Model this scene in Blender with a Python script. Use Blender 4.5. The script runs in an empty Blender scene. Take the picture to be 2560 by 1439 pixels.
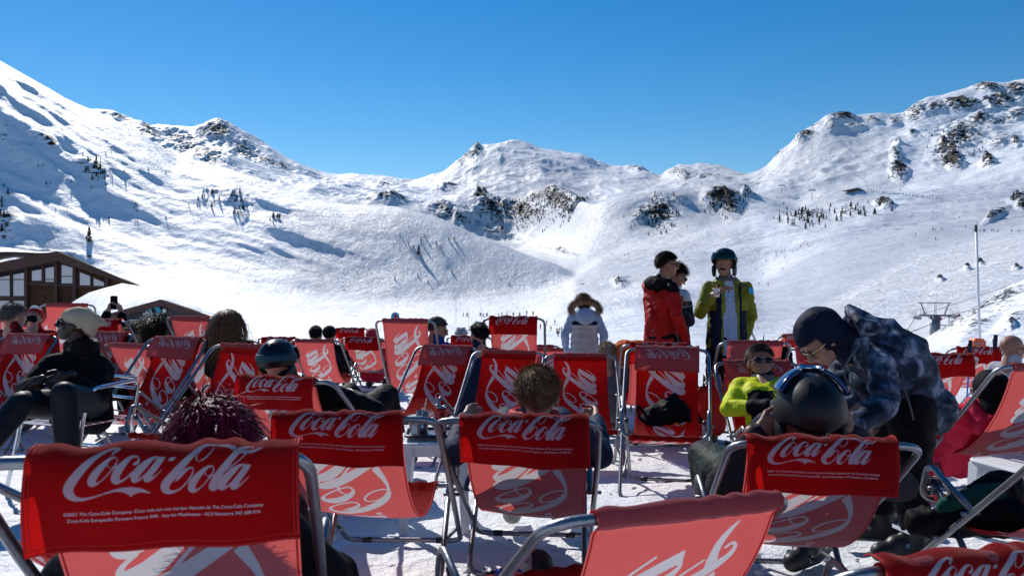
import bpy, bmesh, math, random
import numpy as np
from mathutils import Vector, Matrix, Euler, noise as mnoise
R = math.radians
C = bpy.context.scene.collection
scene = bpy.context.scene
random.seed(7)

# ------------------------------------------------------------------ camera
CH = 1.23                     # eye height above the terrace
FPX = 1991.0                  # focal length in photo pixels (28 mm on 36 mm)
CX, CY = 1280.0, 719.5
cam_d = bpy.data.cameras.new('camera')
cam = bpy.data.objects.new('camera', cam_d)
C.objects.link(cam)
cam.location = (0, 0, CH)
cam.rotation_euler = (R(90), 0, 0)
cam_d.lens = 28.0
cam_d.sensor_width = 36.0
cam_d.clip_start = 0.05
cam_d.clip_end = 12000
cam_d.dof.use_dof = True
cam_d.dof.focus_distance = 5.5
cam_d.dof.aperture_fstop = 9.0
scene.camera = cam

# ------------------------------------------------------------------ sky and sun
SUN_AZ, SUN_EL = -29.0, 38.0   # azimuth measured from the view axis, negative = left
world = bpy.data.worlds.new('World')
scene.world = world
world.use_nodes = True
wn = world.node_tree
bg = wn.nodes['Background']
sky = wn.nodes.new('ShaderNodeTexSky')
sky.sky_type = 'NISHITA'
sky.sun_disc = False
sky.sun_elevation = R(SUN_EL)
sky.sun_rotation = R(SUN_AZ)
sky.altitude = 1900
sky.air_density = 1.25
sky.dust_density = 0.15
sky.ozone_density = 3.0
hs = wn.nodes.new('ShaderNodeHueSaturation')
hs.inputs['Saturation'].default_value = 1.42
wn.links.new(sky.outputs[0], hs.inputs['Color'])
wn.links.new(hs.outputs[0], bg.inputs[0])
bg.inputs[1].default_value = 0.10
sun_d = bpy.data.lights.new('sun', 'SUN')
sun_d.energy = 4.6
sun_d.angle = R(0.53)
sun_d.color = (1.0, 0.955, 0.90)
sun = bpy.data.objects.new('sun', sun_d)
C.objects.link(sun)
sd = Vector((math.sin(R(SUN_AZ)) * math.cos(R(SUN_EL)), math.cos(R(SUN_AZ)) * math.cos(R(SUN_EL)), math.sin(R(SUN_EL))))
sun.rotation_euler = sd.to_track_quat('Z', 'Y').to_euler()
scene.view_settings.view_transform = 'Standard'
scene.view_settings.look = 'None'
scene.view_settings.exposure = 0.02
scene.view_settings.gamma = 1
scene.cycles.max_bounces = 8
scene.cycles.transparent_max_bounces = 12
scene.cycles.use_denoising = True

# ------------------------------------------------------------------ helpers
def px2w(px, py, Y):
    return Vector(((px - CX) / FPX * Y, Y, CH + (CY - py) / FPX * Y))

def ground_z(y):
    return float(np.interp(y, [3.2, 5.2, 7.5, 11, 15, 22], [0, -0.07, -0.2, -0.25, -0.35, -0.6]))

def tag(o, label=None, cat=None, group=None, kind=None):
    if label: o['label'] = label
    if cat: o['category'] = cat
    if group: o['group'] = group
    if kind: o['kind'] = kind
    return o

def empty(name, loc=(0, 0, 0), rz=0.0, **k):
    o = bpy.data.objects.new(name, None)
    o.empty_display_size = 0.1
    C.objects.link(o)
    o.location = loc
    o.rotation_euler = (0, 0, rz)
    return tag(o, **k)

def link(name, me, m=None, parent=None, **k):
    o = bpy.data.objects.new(name, me)
    C.objects.link(o)
    if m is not None and not me.materials:
        for mm in (m if isinstance(m, (list, tuple)) else [m]):
            me.materials.append(mm)
    if parent is not None: o.parent = parent
    return tag(o, **k)

def mesh_np(name, V, F, smooth=True, mi=None):
    """V (n,3), F (m,k) regular polygons"""
    me = bpy.data.meshes.new(name)
    V = np.asarray(V, dtype=np.float32); F = np.asarray(F, dtype=np.int32)
    me.vertices.add(len(V)); me.vertices.foreach_set('co', V.ravel())
    k = F.shape[1]
    me.loops.add(F.size); me.loops.foreach_set('vertex_index', F.ravel())
    me.polygons.add(len(F)); me.polygons.foreach_set('loop_start', np.arange(0, F.size, k, dtype=np.int32))
    me.polygons.foreach_set('loop_total', np.full(len(F), k, dtype=np.int32))
    if mi is not None: me.polygons.foreach_set('material_index', np.asarray(mi, dtype=np.int32))
    me.update(calc_edges=True)
    me.polygons.foreach_set('use_smooth', np.full(len(F), smooth))
    return me

def grid_faces(nr, nc, off=0):
    i = np.arange(nr - 1)[:, None] * nc + np.arange(nc - 1)[None, :] + off
    return np.stack([i, i + 1, i + nc + 1, i + nc], -1).reshape(-1, 4)

class MB:
    """collects geometry for one mesh"""
    def __init__(s): s.v = []; s.f = []; s.n = 0; s.mi = []; s.cur = 0
    def add(s, V, F):
        s.v.extend([tuple(p) for p in V]); s.f.extend([tuple(int(i) + s.n for i in q) for q in F])
        s.mi.extend([s.cur] * len(F)); s.n += len(V); return s
    def box(s, c, h, rot=None):
        V = []
        for x in (-1, 1):
            for y in (-1, 1):
                for z in (-1, 1):
                    p = Vector((x * h[0], y * h[1], z * h[2]))
                    if rot is not None: p = rot @ p
                    V.append(p + Vector(c))
        return s.add(V, [(0, 1, 3, 2), (4, 6, 7, 5), (0, 4, 5, 1), (2, 3, 7, 6), (0, 2, 6, 4), (1, 5, 7, 3)])
    def bar(s, a, b, w, t=None):
        a = Vector(a); b = Vector(b); d = b - a
        q = d.to_track_quat('Z', 'Y').to_matrix()
        return s.box((a + b) / 2, (w / 2, (t or w) / 2, d.length / 2), q)
    def tube(s, pts, r, seg=8, closed=False, cap=True):
        pts = [Vector(p) for p in pts]; n = len(pts)
        rr = r if isinstance(r, (list, tuple)) else [r] * n
        V = []; F = []
        up = None
        for i, p in enumerate(pts):
            if closed: t = pts[(i + 1) % n] - pts[i - 1]
            else: t = pts[min(i + 1, n - 1)] - pts[max(i - 1, 0)]
            t.normalize()
            if up is None:
                up = Vector((0, 0, 1)) if abs(t.z) < .9 else Vector((1, 0, 0))
            a = t.cross(up)
            if a.length < 1e-5: a = t.orthogonal()
            a.normalize(); b = a.cross(t).normalized(); up = b
            for k in range(seg):
                th = 2 * math.pi * k / seg
                V.append(p + a * math.cos(th) * rr[i] + b * math.sin(th) * rr[i])
        m = n if closed else n - 1
        for i in range(m):
            j = (i + 1) % n
            for k in range(seg):
                k2 = (k + 1) % seg
                F.append((i * seg + k, j * seg + k, j * seg + k2, i * seg + k2))
        if cap and not closed:
            F.append(tuple(range(seg))); F.append(tuple(range((n - 1) * seg, n * seg))[::-1])
        return s.add(V, F)
    def lathe(s, prof, seg=20, c=(0, 0, 0), rot=None):
        V = []; F = []; n = len(prof)
        for r, z in prof:
            for k in range(seg):
                th = 2 * math.pi * k / seg
                p = Vector((r * math.cos(th), r * math.sin(th), z))
                if rot is not None: p = rot @ p
                V.append(p + Vector(c))
        for i in range(n - 1):
            for k in range(seg):
                k2 = (k + 1) % seg
                F.append((i * seg + k, i * seg + k2, (i + 1) * seg + k2, (i + 1) * seg + k))
        if prof[0][0] > 1e-6: F.append(tuple(range(seg))[::-1])
        if prof[-1][0] > 1e-6: F.append(tuple(range((n - 1) * seg, n * seg)))
        return s.add(V, F)
    def ell(s, c, r, rot=None, nu=12, nv=8):
        V = []; F = []
        for j in range(nv + 1):
            ph = math.pi * j / nv
            for i in range(nu):
                th = 2 * math.pi * i / nu
                p = Vector((r[0] * math.sin(ph) * math.cos(th), r[1] * math.sin(ph) * math.sin(th), r[2] * math.cos(ph)))
                if rot is not None: p = rot @ p
                V.append(p + Vector(c))
        for j in range(nv):
            for i in range(nu):
                i2 = (i + 1) % nu
                F.append((j * nu + i, (j + 1) * nu + i, (j + 1) * nu + i2, j * nu + i2))
        return s.add(V, F)
    def prism(s, poly, d, closed=True):
        """poly: list of 3D points of one face, d: extrusion vector"""
        n = len(poly); d = Vector(d)
        V = [Vector(p) for p in poly] + [Vector(p) + d for p in poly]
        F = [tuple(range(n)), tuple(range(n, 2 * n))[::-1]]
        for i in range(n):
            j = (i + 1) % n
            F.append((i, i + n, j + n, j))
        return s.add(V, F)
    def mesh(s, name, smooth=False, mats=None):
        me = bpy.data.meshes.new(name)
        me.from_pydata([tuple(p) for p in s.v], [], s.f)
        me.validate()
        if len(me.polygons) == len(s.mi): me.polygons.foreach_set('material_index', s.mi)
        bm = bmesh.new(); bm.from_mesh(me)
        bmesh.ops.remove_doubles(bm, verts=bm.verts, dist=1e-6)
        bmesh.ops.recalc_face_normals(bm, faces=bm.faces)
        bm.to_mesh(me); bm.free()
        if smooth:
            me.polygons.foreach_set('use_smooth', [True] * len(me.polygons))
        if mats:
            for m in mats: me.materials.append(m)
        return me
    def build(s, name, m, parent=None, smooth=False, **k):
        ms = m if isinstance(m, (list, tuple)) else [m]
        return link(name, s.mesh(name, smooth, ms), None, parent, **k)

def round_path(P, rad, n=5, closed=False):
    P = [Vector(p) for p in P]; out = []; N = len(P)
    rs = rad if isinstance(rad, (list, tuple)) else [rad] * N
    for i, p in enumerate(P):
        if not closed and i in (0, N - 1): out.append(p); continue
        a = P[i - 1]; b = P[(i + 1) % N]
        da = (a - p); db = (b - p)
        r = min(rs[i], da.length * .49, db.length * .49)
        A = p + da.normalized() * r; B = p + db.normalized() * r
        for k in range(n + 1):
            t = k / n
            out.append(A * (1 - t) ** 2 + p * 2 * t * (1 - t) + B * t * t)
    return out

def catmull(pts, n=6):
    P = np.array(pts, dtype=float)
    Q = np.vstack([2 * P[0] - P[1], P, 2 * P[-1] - P[-2]])
    out = []
    for i in range(1, len(Q) - 2):
        p0, p1, p2, p3 = Q[i - 1], Q[i], Q[i + 1], Q[i + 2]
        for k in range(n):
            t = k / n
            out.append(.5 * (2 * p1 + (p2 - p0) * t + (2 * p0 - 5 * p1 + 4 * p2 - p3) * t * t + (3 * p1 - p0 - 3 * p2 + p3) * t ** 3))
    out.append(P[-1])
    return np.array(out)

# value noise in numpy
_rs = np.random.RandomState(11)
_LAT = _rs.rand(256, 256)
def vnoise(x, y):
    xi = np.floor(x).astype(int); yi = np.floor(y).astype(int)
    xf = x - xi; yf = y - yi
    u = xf * xf * xf * (xf * (xf * 6 - 15) + 10); v = yf * yf * yf * (yf * (yf * 6 - 15) + 10)
    a = _LAT[xi & 255, yi & 255]; b = _LAT[(xi + 1) & 255, yi & 255]
    c = _LAT[xi & 255, (yi + 1) & 255]; d = _LAT[(xi + 1) & 255, (yi + 1) & 255]
    return (a * (1 - u) + b * u) * (1 - v) + (c * (1 - u) + d * u) * v
def fbm(x, y, o=4, g=.5):
    s = 0; a = 1; t = 0
    for k in range(o):
        s = s + a * (vnoise(x * 2 ** k + 17.3 * k, y * 2 ** k + 5.1 * k) - .5); t += a; a *= g
    return s / t * 2
def ridged(x, y, o=4):
    s = 0; a = 1; t = 0
    for k in range(o):
        s = s + a * (1 - np.abs(vnoise(x * 2 ** k + 7.7 * k, y * 2 ** k + 3.3 * k) * 2 - 1)); t += a; a *= .55
    return s / t

# ------------------------------------------------------------------ materials
def mat(name, col=(.5, .5, .5), rough=.6, metal=0., bump=0., bscale=50., var=0., vscale=8., spec=None, coat=0., sheen=0., stretch=(1, 1, 1)):
    m = bpy.data.materials.new(name); m.use_nodes = True
    n = m.node_tree.nodes; l = m.node_tree.links; b = n['Principled BSDF']
    b.inputs['Base Color'].default_value = (*col, 1); b.inputs['Roughness'].default_value = rough
    b.inputs['Metallic'].default_value = metal; b.inputs['Specular IOR Level'].default_value = spec if spec is not None else (.12 if any(w in name for w in ('cloth', 'knit', 'leggings', 'hair', 'fur')) else .4)
    b.inputs['Coat Weight'].default_value = coat
    b.inputs['Sheen Weight'].default_value = sheen
    if var or bump:
        tc = n.new('ShaderNodeTexCoord'); mp = n.new('ShaderNodeMapping'); mp.inputs['Scale'].default_value = stretch
        l.new(tc.outputs['Object'], mp.inputs[0])
    if var:
        t = n.new('ShaderNodeTexNoise'); t.inputs['Scale'].default_value = vscale; t.inputs['Detail'].default_value = 4
        l.new(mp.outputs[0], t.inputs['Vector'])
        r = n.new('ShaderNodeMapRange'); r.inputs[1].default_value = .3; r.inputs[2].default_value = .7
        r.inputs[3].default_value = 1 - var; r.inputs[4].default_value = 1 + var
        l.new(t.outputs[0], r.inputs[0])
        mx = n.new('ShaderNodeMix'); mx.data_type = 'RGBA'; mx.blend_type = 'MULTIPLY'; mx.inputs[0].default_value = 1
        mx.inputs[6].default_value = (*col, 1)
        cb = n.new('ShaderNodeCombineColor'); [l.new(r.outputs[0], cb.inputs[i]) for i in range(3)]
        l.new(cb.outputs[0], mx.inputs[7]); l.new(mx.outputs[2], b.inputs['Base Color'])
    if bump:
        t = n.new('ShaderNodeTexNoise'); t.inputs['Scale'].default_value = bscale; t.inputs['Detail'].default_value = 3
        l.new(mp.outputs[0], t.inputs['Vector'])
        bp = n.new('ShaderNodeBump'); bp.inputs['Strength'].default_value = min(1, bump); bp.inputs['Distance'].default_value = .6 / bscale
        l.new(t.outputs[0], bp.inputs['Height']); l.new(bp.outputs[0], b.inputs['Normal'])
    return m

M = {}
M['alu'] = mat('brushed_aluminium', (.27, .28, .30), .40, 1., .15, 60, .12, 9)
M['chrome'] = mat('polished_metal', (.62, .64, .68), .16, 1.)
M['black_plastic'] = mat('black_plastic', (.018, .018, .02), .45)
M['white_plastic'] = mat('white_plastic', (.72, .73, .74), .4, var=.06)
M['skin'] = mat('skin', (.42, .22, .15), .5, bump=.15, bscale=120, var=.12, vscale=18)
M['skin_dark'] = mat('dark_skin', (.030, .015, .010), .45, bump=.15, bscale=120)
M['skin_tan'] = mat('tanned_skin', (.30, .14, .09), .5, bump=.15, bscale=120, var=.15, vscale=18)
M['black_cloth'] = mat('black_cloth', (.0045, .0045, .0055), .7, bump=.35, bscale=26)
M['black_knit'] = mat('black_knit', (.005, .005, .006), .8, bump=.3, bscale=90)
M['leggings'] = mat('dark_grey_leggings', (.013, .014, .018), .5, bump=.15, bscale=60)
M['navy'] = mat('navy_cloth', (.012, .022, .055), .7, bump=.4, bscale=22, var=.15)
M['darknavy'] = mat('dark_navy_cloth', (.007, .012, .03), .7, bump=.4, bscale=22)
M['blue'] = mat('blue_cloth', (.010, .055, .24), .65, bump=.4, bscale=22, var=.15)
M['red'] = mat('red_cloth', (.40, .012, .009), .6, bump=.4, bscale=18, var=.12)
M['pink'] = mat('pink_cloth', (.60, .02, .06), .6, bump=.4, bscale=20, var=.12)
M['lime'] = mat('olive_lime_cloth', (.155, .17, .015), .65, bump=.4, bscale=18, var=.12)
M['limein'] = mat('bright_lime_lining', (.15, .18, .004), .6, bump=.5, bscale=30)
M['yellow'] = mat('neon_yellow_cloth', (.56, .60, .015), .6, bump=.4, bscale=18, var=.1)
M['white_cloth'] = mat('white_cloth', (.62, .64, .68), .7, bump=.4, bscale=18, var=.06)
M['paleblue'] = mat('pale_blue_cloth', (.34, .44, .60), .7, bump=.4, bscale=18, var=.08)
M['puffer'] = mat('pale_quilted_cloth', (.52, .48, .46), .6, bump=.4, bscale=20, var=.06)
M['grey_cloth'] = mat('grey_cloth', (.10, .11, .12), .8, bump=.4, bscale=30)
M['grey_knit'] = mat('dark_grey_ribbed_knit', (.035, .032, .034), .9, bump=1., bscale=70, stretch=(.3, 1, 2.2))
M['cream'] = mat('cream_cloth', (.40, .345, .24), .8, bump=.3, bscale=60, var=.05)
M['orange'] = mat('orange_cloth', (.62, .12, .02), .7, bump=.4, bscale=20, var=.15)
M['hair_brown'] = mat('brown_hair', (.13, .062, .032), .45, var=.5, vscale=40)
M['hair_dark'] = mat('dark_hair', (.022, .015, .011), .5, var=.5, vscale=40)
M['hair_grey'] = mat('grey_hair', (.10, .095, .09), .5, var=.5, vscale=40)
M['hair_light'] = mat('light_brown_hair', (.20, .11, .050), .55, var=.5, vscale=40)
M['hair_magenta'] = mat('magenta_hair', (.13, .004, .022), .5, var=.8, vscale=30)
M['hair_blond'] = mat('blond_hair', (.42, .32, .20), .5, var=.3, vscale=40)
M['fur'] = mat('brown_fur', (.30, .19, .11), .9, var=.5, vscale=30)
M['helmet_black'] = mat('matt_black_shell', (.006, .006, .007), .45, var=.2, vscale=5, spec=.3)
M['helmet_gloss'] = mat('glossy_black_shell', (.006, .007, .010), .28, spec=.35)
M['helmet_blue'] = mat('dark_blue_shell', (.010, .035, .12), .15, coat=.6)
M['lens_green'] = mat('green_mirror_lens', (.004, .05, .045), .10, .8)
M['lens_dark'] = mat('dark_lens', (.004, .004, .005), .14, 0, spec=.35)
M['strap_teal'] = mat('teal_strap', (.008, .05, .075), .7)
M['gold'] = mat('gold_wire', (.8, .55, .2), .2, 1.)
M['boot_white'] = mat('white_boot_shell', (.60, .57, .52), .35, var=.1)
M['boot_red'] = mat('red_boot_trim', (.55, .02, .02), .4)
M['beige'] = mat('beige_shell', (.50, .44, .34), .4, var=.1)
M['bluegloss'] = mat('blue_gloss_plastic', (.01, .12, .5), .25)
M['skin_int'] = M['skin']

def camo_mat(name, cols, scale, rough=.65):
    m = mat(name, cols[0], rough, bump=.4, bscale=22)
    n = m.node_tree.nodes; l = m.node_tree.links; b = n['Principled BSDF']
    tc = n.new('ShaderNodeTexCoord'); t = n.new('ShaderNodeTexNoise'); t.inputs['Scale'].default_value = scale
    t.inputs['Detail'].default_value = 4; t.inputs['Distortion'].default_value = .6
    l.new(tc.outputs['Object'], t.inputs['Vector'])
    r = n.new('ShaderNodeValToRGB'); l.new(t.outputs[0], r.inputs[0]); l.new(r.outputs[0], b.inputs['Base Color'])
    e = r.color_ramp.elements
    e[0].position = .36; e[0].color = (*cols[0], 1); e[1].position = .66; e[1].color = (*cols[-1], 1)
    for i, c in enumerate(cols[1:-1]):
        q = e.new(.36 + .3 * (i + 1) / (len(cols) - 1)); q.color = (*c, 1)
    return m
M['tiedye'] = camo_mat('blue_tie_dye_cloth', [(.007, .010, .018), (.020, .030, .055), (.062, .084, .13), (.26, .30, .37)], 12)
M['camo'] = camo_mat('green_camouflage_cloth', [(.012, .020, .018), (.030, .045, .038), (.065, .062, .045), (.05, .07, .055)], 6)
M['camo'].node_tree.nodes['Color Ramp'].color_ramp.interpolation = 'CONSTANT'

def cloth_mat():
    m = bpy.data.materials.new('printed_red_canvas'); m.use_nodes = True
    n = m.node_tree.nodes; l = m.node_tree.links; n.clear()
    out = n.new('ShaderNodeOutputMaterial'); geo = n.new('ShaderNodeNewGeometry')
    at = n.new('ShaderNodeAttribute'); at.attribute_name = 'ink'
    mr = n.new('ShaderNodeMapRange'); mr.inputs[1].default_value = -.0005; mr.inputs[2].default_value = .0005
    l.new(at.outputs['Fac'], mr.inputs[0])
    tc = n.new('ShaderNodeTexCoord')
    nz = n.new('ShaderNodeTexNoise'); nz.inputs['Scale'].default_value = 6; nz.inputs['Detail'].default_value = 5
    l.new(tc.outputs['Object'], nz.inputs['Vector'])
    def mix(a, b, f):
        x = n.new('ShaderNodeMix'); x.data_type = 'RGBA'
        for s, v in ((6, a), (7, b)):
            if isinstance(v, tuple): x.inputs[s].default_value = (*v, 1)
            else: l.new(v, x.inputs[s])
        if isinstance(f, float): x.inputs[0].default_value = f
        else: l.new(f, x.inputs[0])
        return x.outputs[2]
    red = mix((.24, .004, .007), (.44, .012, .014), nz.outputs[0])
    front = mix(red, (.52, .54, .62), mr.outputs[0])
    rev = mix(mix((.42, .095, .11), (.50, .13, .145), nz.outputs[0]), (.50, .48, .53), mr.outputs[0])
    refl = mix(front, rev, geo.outputs['Backfacing'])
    thru = mix(mix((.72, .010, .008), (.92, .145, .13), geo.outputs['Backfacing']), mix((.70, .42, .44), (.78, .74, .76), geo.outputs['Backfacing']), mr.outputs[0])
    df = n.new('ShaderNodeBsdfDiffuse'); df.inputs['Roughness'].default_value = .6; l.new(refl, df.inputs[0])
    tr = n.new('ShaderNodeBsdfTranslucent'); l.new(thru, tr.inputs[0])
    ms = n.new('ShaderNodeMixShader'); ms.inputs[0].default_value = .36
    l.new(df.outputs[0], ms.inputs[1]); l.new(tr.outputs[0], ms.inputs[2])
    gl = n.new('ShaderNodeBsdfSheen'); gl.inputs['Roughness'].default_value = .45; gl.inputs[0].default_value = (.95, .55, .50, 1)
    ms2 = n.new('ShaderNodeMixShader'); ms2.inputs[0].default_value = .22
    l.new(ms.outputs[0], ms2.inputs[1]); l.new(gl.outputs[0], ms2.inputs[2])
    w = n.new('ShaderNodeTexNoise'); w.inputs['Scale'].default_value = 700
    l.new(tc.outputs['Object'], w.inputs['Vector'])
    bp = n.new('ShaderNodeBump'); bp.inputs['Strength'].default_value = .12; bp.inputs['Distance'].default_value = .001
    l.new(w.outputs[0], bp.inputs['Height'])
    w2 = n.new('ShaderNodeTexNoise'); w2.inputs['Scale'].default_value = 9; w2.inputs['Detail'].default_value = 3
    l.new(tc.outputs['Object'], w2.inputs['Vector'])
    bp2 = n.new('ShaderNodeBump'); bp2.inputs['Strength'].default_value = .55; bp2.inputs['Distance'].default_value = .02
    l.new(w2.outputs[0], bp2.inputs['Height']); l.new(bp.outputs[0], bp2.inputs['Normal'])
    for q in (df, tr, gl): l.new(bp2.outputs[0], q.inputs['Normal'])
    l.new(ms2.outputs[0], out.inputs[0])
    return m
M['canvas'] = cloth_mat()
M['canvas_trim'] = mat('red_canvas_seam', (.48, .008, .008), .8, bump=.5, bscale=60)
M['print_white'] = mat('white_print', (.55, .50, .55), .7)

def snow_mat(name, near=False):
    m = bpy.data.materials.new(name); m.use_nodes = True
    n = m.node_tree.nodes; l = m.node_tree.links; b = n['Principled BSDF']
    b.inputs['Roughness'].default_value = .55; b.inputs['Specular IOR Level'].default_value = .25
    geo = n.new('ShaderNodeNewGeometry')
    def noise(scale, detail=4, vec=None, rough=.5, dist=0.):
        t = n.new('ShaderNodeTexNoise'); t.inputs['Scale'].default_value = scale; t.inputs['Detail'].default_value = detail
        t.inputs['Roughness'].default_value = rough; t.inputs['Distortion'].default_value = dist
        l.new(vec or geo.outputs['Position'], t.inputs['Vector']); return t.outputs[0]
    def mrange(x, a, b_, c, d):
        r = n.new('ShaderNodeMapRange'); [setattr(r.inputs[i + 1], 'default_value', v) for i, v in enumerate((a, b_, c, d))]
        l.new(x, r.inputs[0]); return r.outputs[0]
    def math_(op, a, b_=None):
        q = n.new('ShaderNodeMath'); q.operation = op
        for i, v in enumerate((a, b_)):
            if v is None: continue
            if isinstance(v, (int, float)): q.inputs[i].default_value = v
            else: l.new(v, q.inputs[i])
        return q.outputs[0]
    def mix(a, b_, f):
        x = n.new('ShaderNodeMix'); x.data_type = 'RGBA'
        for s, v in ((6, a), (7, b_)):
            if isinstance(v, tuple): x.inputs[s].default_value = (*v, 1)
            else: l.new(v, x.inputs[s])
        l.new(f, x.inputs[0]); return x.outputs[2]
    def bump(h, strength, dist, nrm=None):
        q = n.new('ShaderNodeBump'); q.inputs['Strength'].default_value = strength; q.inputs['Distance'].default_value = dist
        l.new(h, q.inputs['Height'])
        if nrm: l.new(nrm, q.inputs['Normal'])
        return q.outputs[0]
    if near:
        c = mix((.80, .81, .83), (.88, .89, .91), noise(3, 5))
        l.new(c, b.inputs['Base Color'])
        n1 = bump(noise(9, 6, rough=.65), .9, .05)
        n2 = bump(noise(45, 4, rough=.7), .8, .012, n1)
        l.new(n2, b.inputs['Normal'])
        return m
    at = n.new('ShaderNodeAttribute'); at.attribute_name = 'rock'
    tk = n.new('ShaderNodeAttribute'); tk.attribute_name = 'track'
    gr = n.new('ShaderNodeAttribute'); gr.attribute_name = 'groom'
    # rock appears where the painted rock density beats a craggy noise
    mp = n.new('ShaderNodeMapping'); mp.inputs['Scale'].default_value = (1, 1, 2.6)
    l.new(geo.outputs['Position'], mp.inputs[0])
    dist = n.new('ShaderNodeVectorMath'); dist.operation = 'LENGTH'; l.new(geo.outputs['Position'], dist.inputs[0])
    nn1 = noise(.085, 8, mp.outputs[0], .68, .5)
    nn2 = noise(.9, 5, mp.outputs[0], .7)
    isn = mrange(dist.outputs['Value'], 150, 260, 1, 0)
    nm = n.new('ShaderNodeMix'); nm.data_type = 'FLOAT'; l.new(isn, nm.inputs[0]); l.new(nn1, nm.inputs[2]); l.new(nn2, nm.inputs[3])
    s = math_('ADD', math_('MULTIPLY', at.outputs['Fac'], 1.12), math_('MULTIPLY', math_('SUBTRACT', nm.outputs[0], .5), 3.6))
    rk = mrange(s, .58, .66, 0, 1)
    rockc = mix((.022, .022, .025), (.13, .105, .080), mrange(noise(.05, 6, rough=.7), .42, .66, 0, 1))
    snowc = mix((.84, .86, .89), (.90, .91, .93), noise(.02, 5))
    snowc = mix(snowc, (.58, .60, .65), math_('MULTIPLY', gr.outputs['Fac'], .8))
    l.new(mix(snowc, rockc, rk), b.inputs['Base Color'])
    # wind and ski-track relief
    n1 = bump(noise(.035, 8, rough=.66), .55, 9.)
    mp2 = n.new('ShaderNodeMapping'); mp2.inputs['Rotation'].default_value = (0, 0, R(32)); mp2.inputs['Scale'].default_value = (1, .12, 1)
    l.new(geo.outputs['Position'], mp2.inputs[0])
    n2 = bump(noise(.30, 5, mp2.outputs[0], .6, .3), .35, 1.6, n1)
    # ski tracks: thin meandering lines
    mp3 = n.new('ShaderNodeMapping'); mp3.inputs['Rotation'].default_value = (0, 0, R(-20)); mp3.inputs['Scale'].default_value = (1, .22, .3)
    l.new(geo.outputs['Position'], mp3.inputs[0])
    tn = noise(.12, 4, mp3.outputs[0], .55, 2.2)
    fr = math_('ABSOLUTE', math_('SUBTRACT', math_('FRACT', math_('MULTIPLY', tn, 11.)), .5))
    tr = math_('MULTIPLY', mrange(fr, 0., .13, 0, 1), tk.outputs['Fac'])
    n3 = bump(tr, .9, 1.9, n2)
    n4 = bump(math_('MULTIPLY', noise(.5, 4, rough=.7), tk.outputs['Fac']), .8, 1.2, n3)
    n5 = bump(math_('MULTIPLY', noise(.25, 8, rough=.8), rk), 1., 9., n4)
    l.new(n5, b.inputs['Normal'])
    return m
M['snow_near'] = snow_mat('trodden_snow', True)
M['snow_far'] = snow_mat('mountain_snow')
M['snow_roof'] = mat('roof_snow', (.86, .87, .90), .6, bump=.3, bscale=2.5)
# ------------------------------------------------------------------ terrace snow
def near_snow():
    xs = np.concatenate([np.arange(-30, -7, .8), np.arange(-7, 8, .042), np.arange(8, 31, .8)])
    ys = [-8.0]
    while ys[-1] < 22.3:
        y = ys[-1]
        ys.append(y + (.6 if y < 1.2 else max(.03, .011 * y)))
    ys = np.array(ys)
    X, Y = np.meshgrid(xs, ys)
    Z = np.interp(Y, [3.2, 5.2, 7.5, 11, 15, 22, 22.5], [0, -0.07, -0.2, -0.25, -0.35, -0.6, -3])
    fade = np.clip((9 - Y) / 6, .25, 1)
    Z = Z - .015 + .05 * fbm(X * .8, Y * .8, 3) + fade * (.042 * ridged(X * 3.1, Y * 3.1, 4) - .021) + fade * .018 * fbm(X * 13, Y * 13, 3)
    # trodden pits
    rs = np.random.RandomState(3)
    V = np.stack([X, Y, Z], -1).reshape(-1, 3)
    me = mesh_np('terrace_snow', V, grid_faces(len(ys), len(xs)))
    link('snow_ground', me, M['snow_near'], kind='structure', label='trodden snow of the terrace under the deck chairs')
near_snow()

# ------------------------------------------------------------------ valley and mountains: one height field through surveyed ridge lines
PXS = np.concatenate([np.arange(-620, -40, 6.), np.arange(-40, 2600, 2.6), np.arange(2600, 3200, 6.)])
def gs(a, sig):
    k = np.arange(-60, 61); w = np.exp(-.5 * (k / max(sig, .01)) ** 2); w /= w.sum()
    return np.convolve(np.pad(a, 60, mode='edge'), w, 'valid')
def cv(pts, sig=5):
    p = np.array(pts, float)
    return gs(np.interp(PXS, p[:, 0], p[:, 1]), sig)
N_py = [(-620, -160), (-200, 40), (0, 152), (60, 188), (130, 226), (200, 264), (270, 297), (360, 345), (440, 392), (560, 420), (700, 462), (850, 507), (1000, 516), (1100, 545), (1200, 590), (1300, 628), (1400, 665), (1435, 690), (1500, 650), (1650, 625), (1800, 600), (1900, 585), (2000, 570), (2100, 560), (2300, 540), (2560, 520), (3200, 470)]
N_Y = [(-620, 1200), (0, 1200), (440, 1150), (850, 930), (1200, 815), (1435, 745), (1500, 850), (3200, 850)]
SKY = [(-620, -100), (-200, 90), (0, 190), (200, 275), (262, 290), (285, 289), (310, 302), (340, 308), (362, 320), (400, 318), (440, 324), (480, 326), (505, 322), (525, 308), (548, 305), (575, 316), (592, 322), (640, 348), (680, 372), (720, 398), (760, 414), (800, 430), (850, 437), (880, 433), (960, 444), (1040, 457), (1075, 452), (1105, 441), (1140, 416), (1165, 395), (1190, 374), (1240, 370), (1285, 362), (1318, 367), (1345, 376), (1400, 385), (1450, 395), (1480, 410), (1520, 425), (1560, 432), (1590, 428), (1620, 440), (1650, 456), (1672, 440), (1700, 429), (1722, 433), (1748, 427), (1780, 434), (1820, 437), (1850, 444), (1882, 446), (1900, 436), (1925, 412), (1950, 384), (1985, 350), (1998, 332), (2035, 316), (2060, 291), (2075, 285), (2140, 286), (2200, 281), (2240, 285), (2262, 280), (2290, 255), (2320, 240), (2350, 236), (2400, 224), (2450, 212), (2475, 204), (2520, 207), (2560, 196), (2700, 150), (3200, 60)]
def Nv(px): return np.interp(px, [a for a, b in N_py], [b for a, b in N_py])
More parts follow.
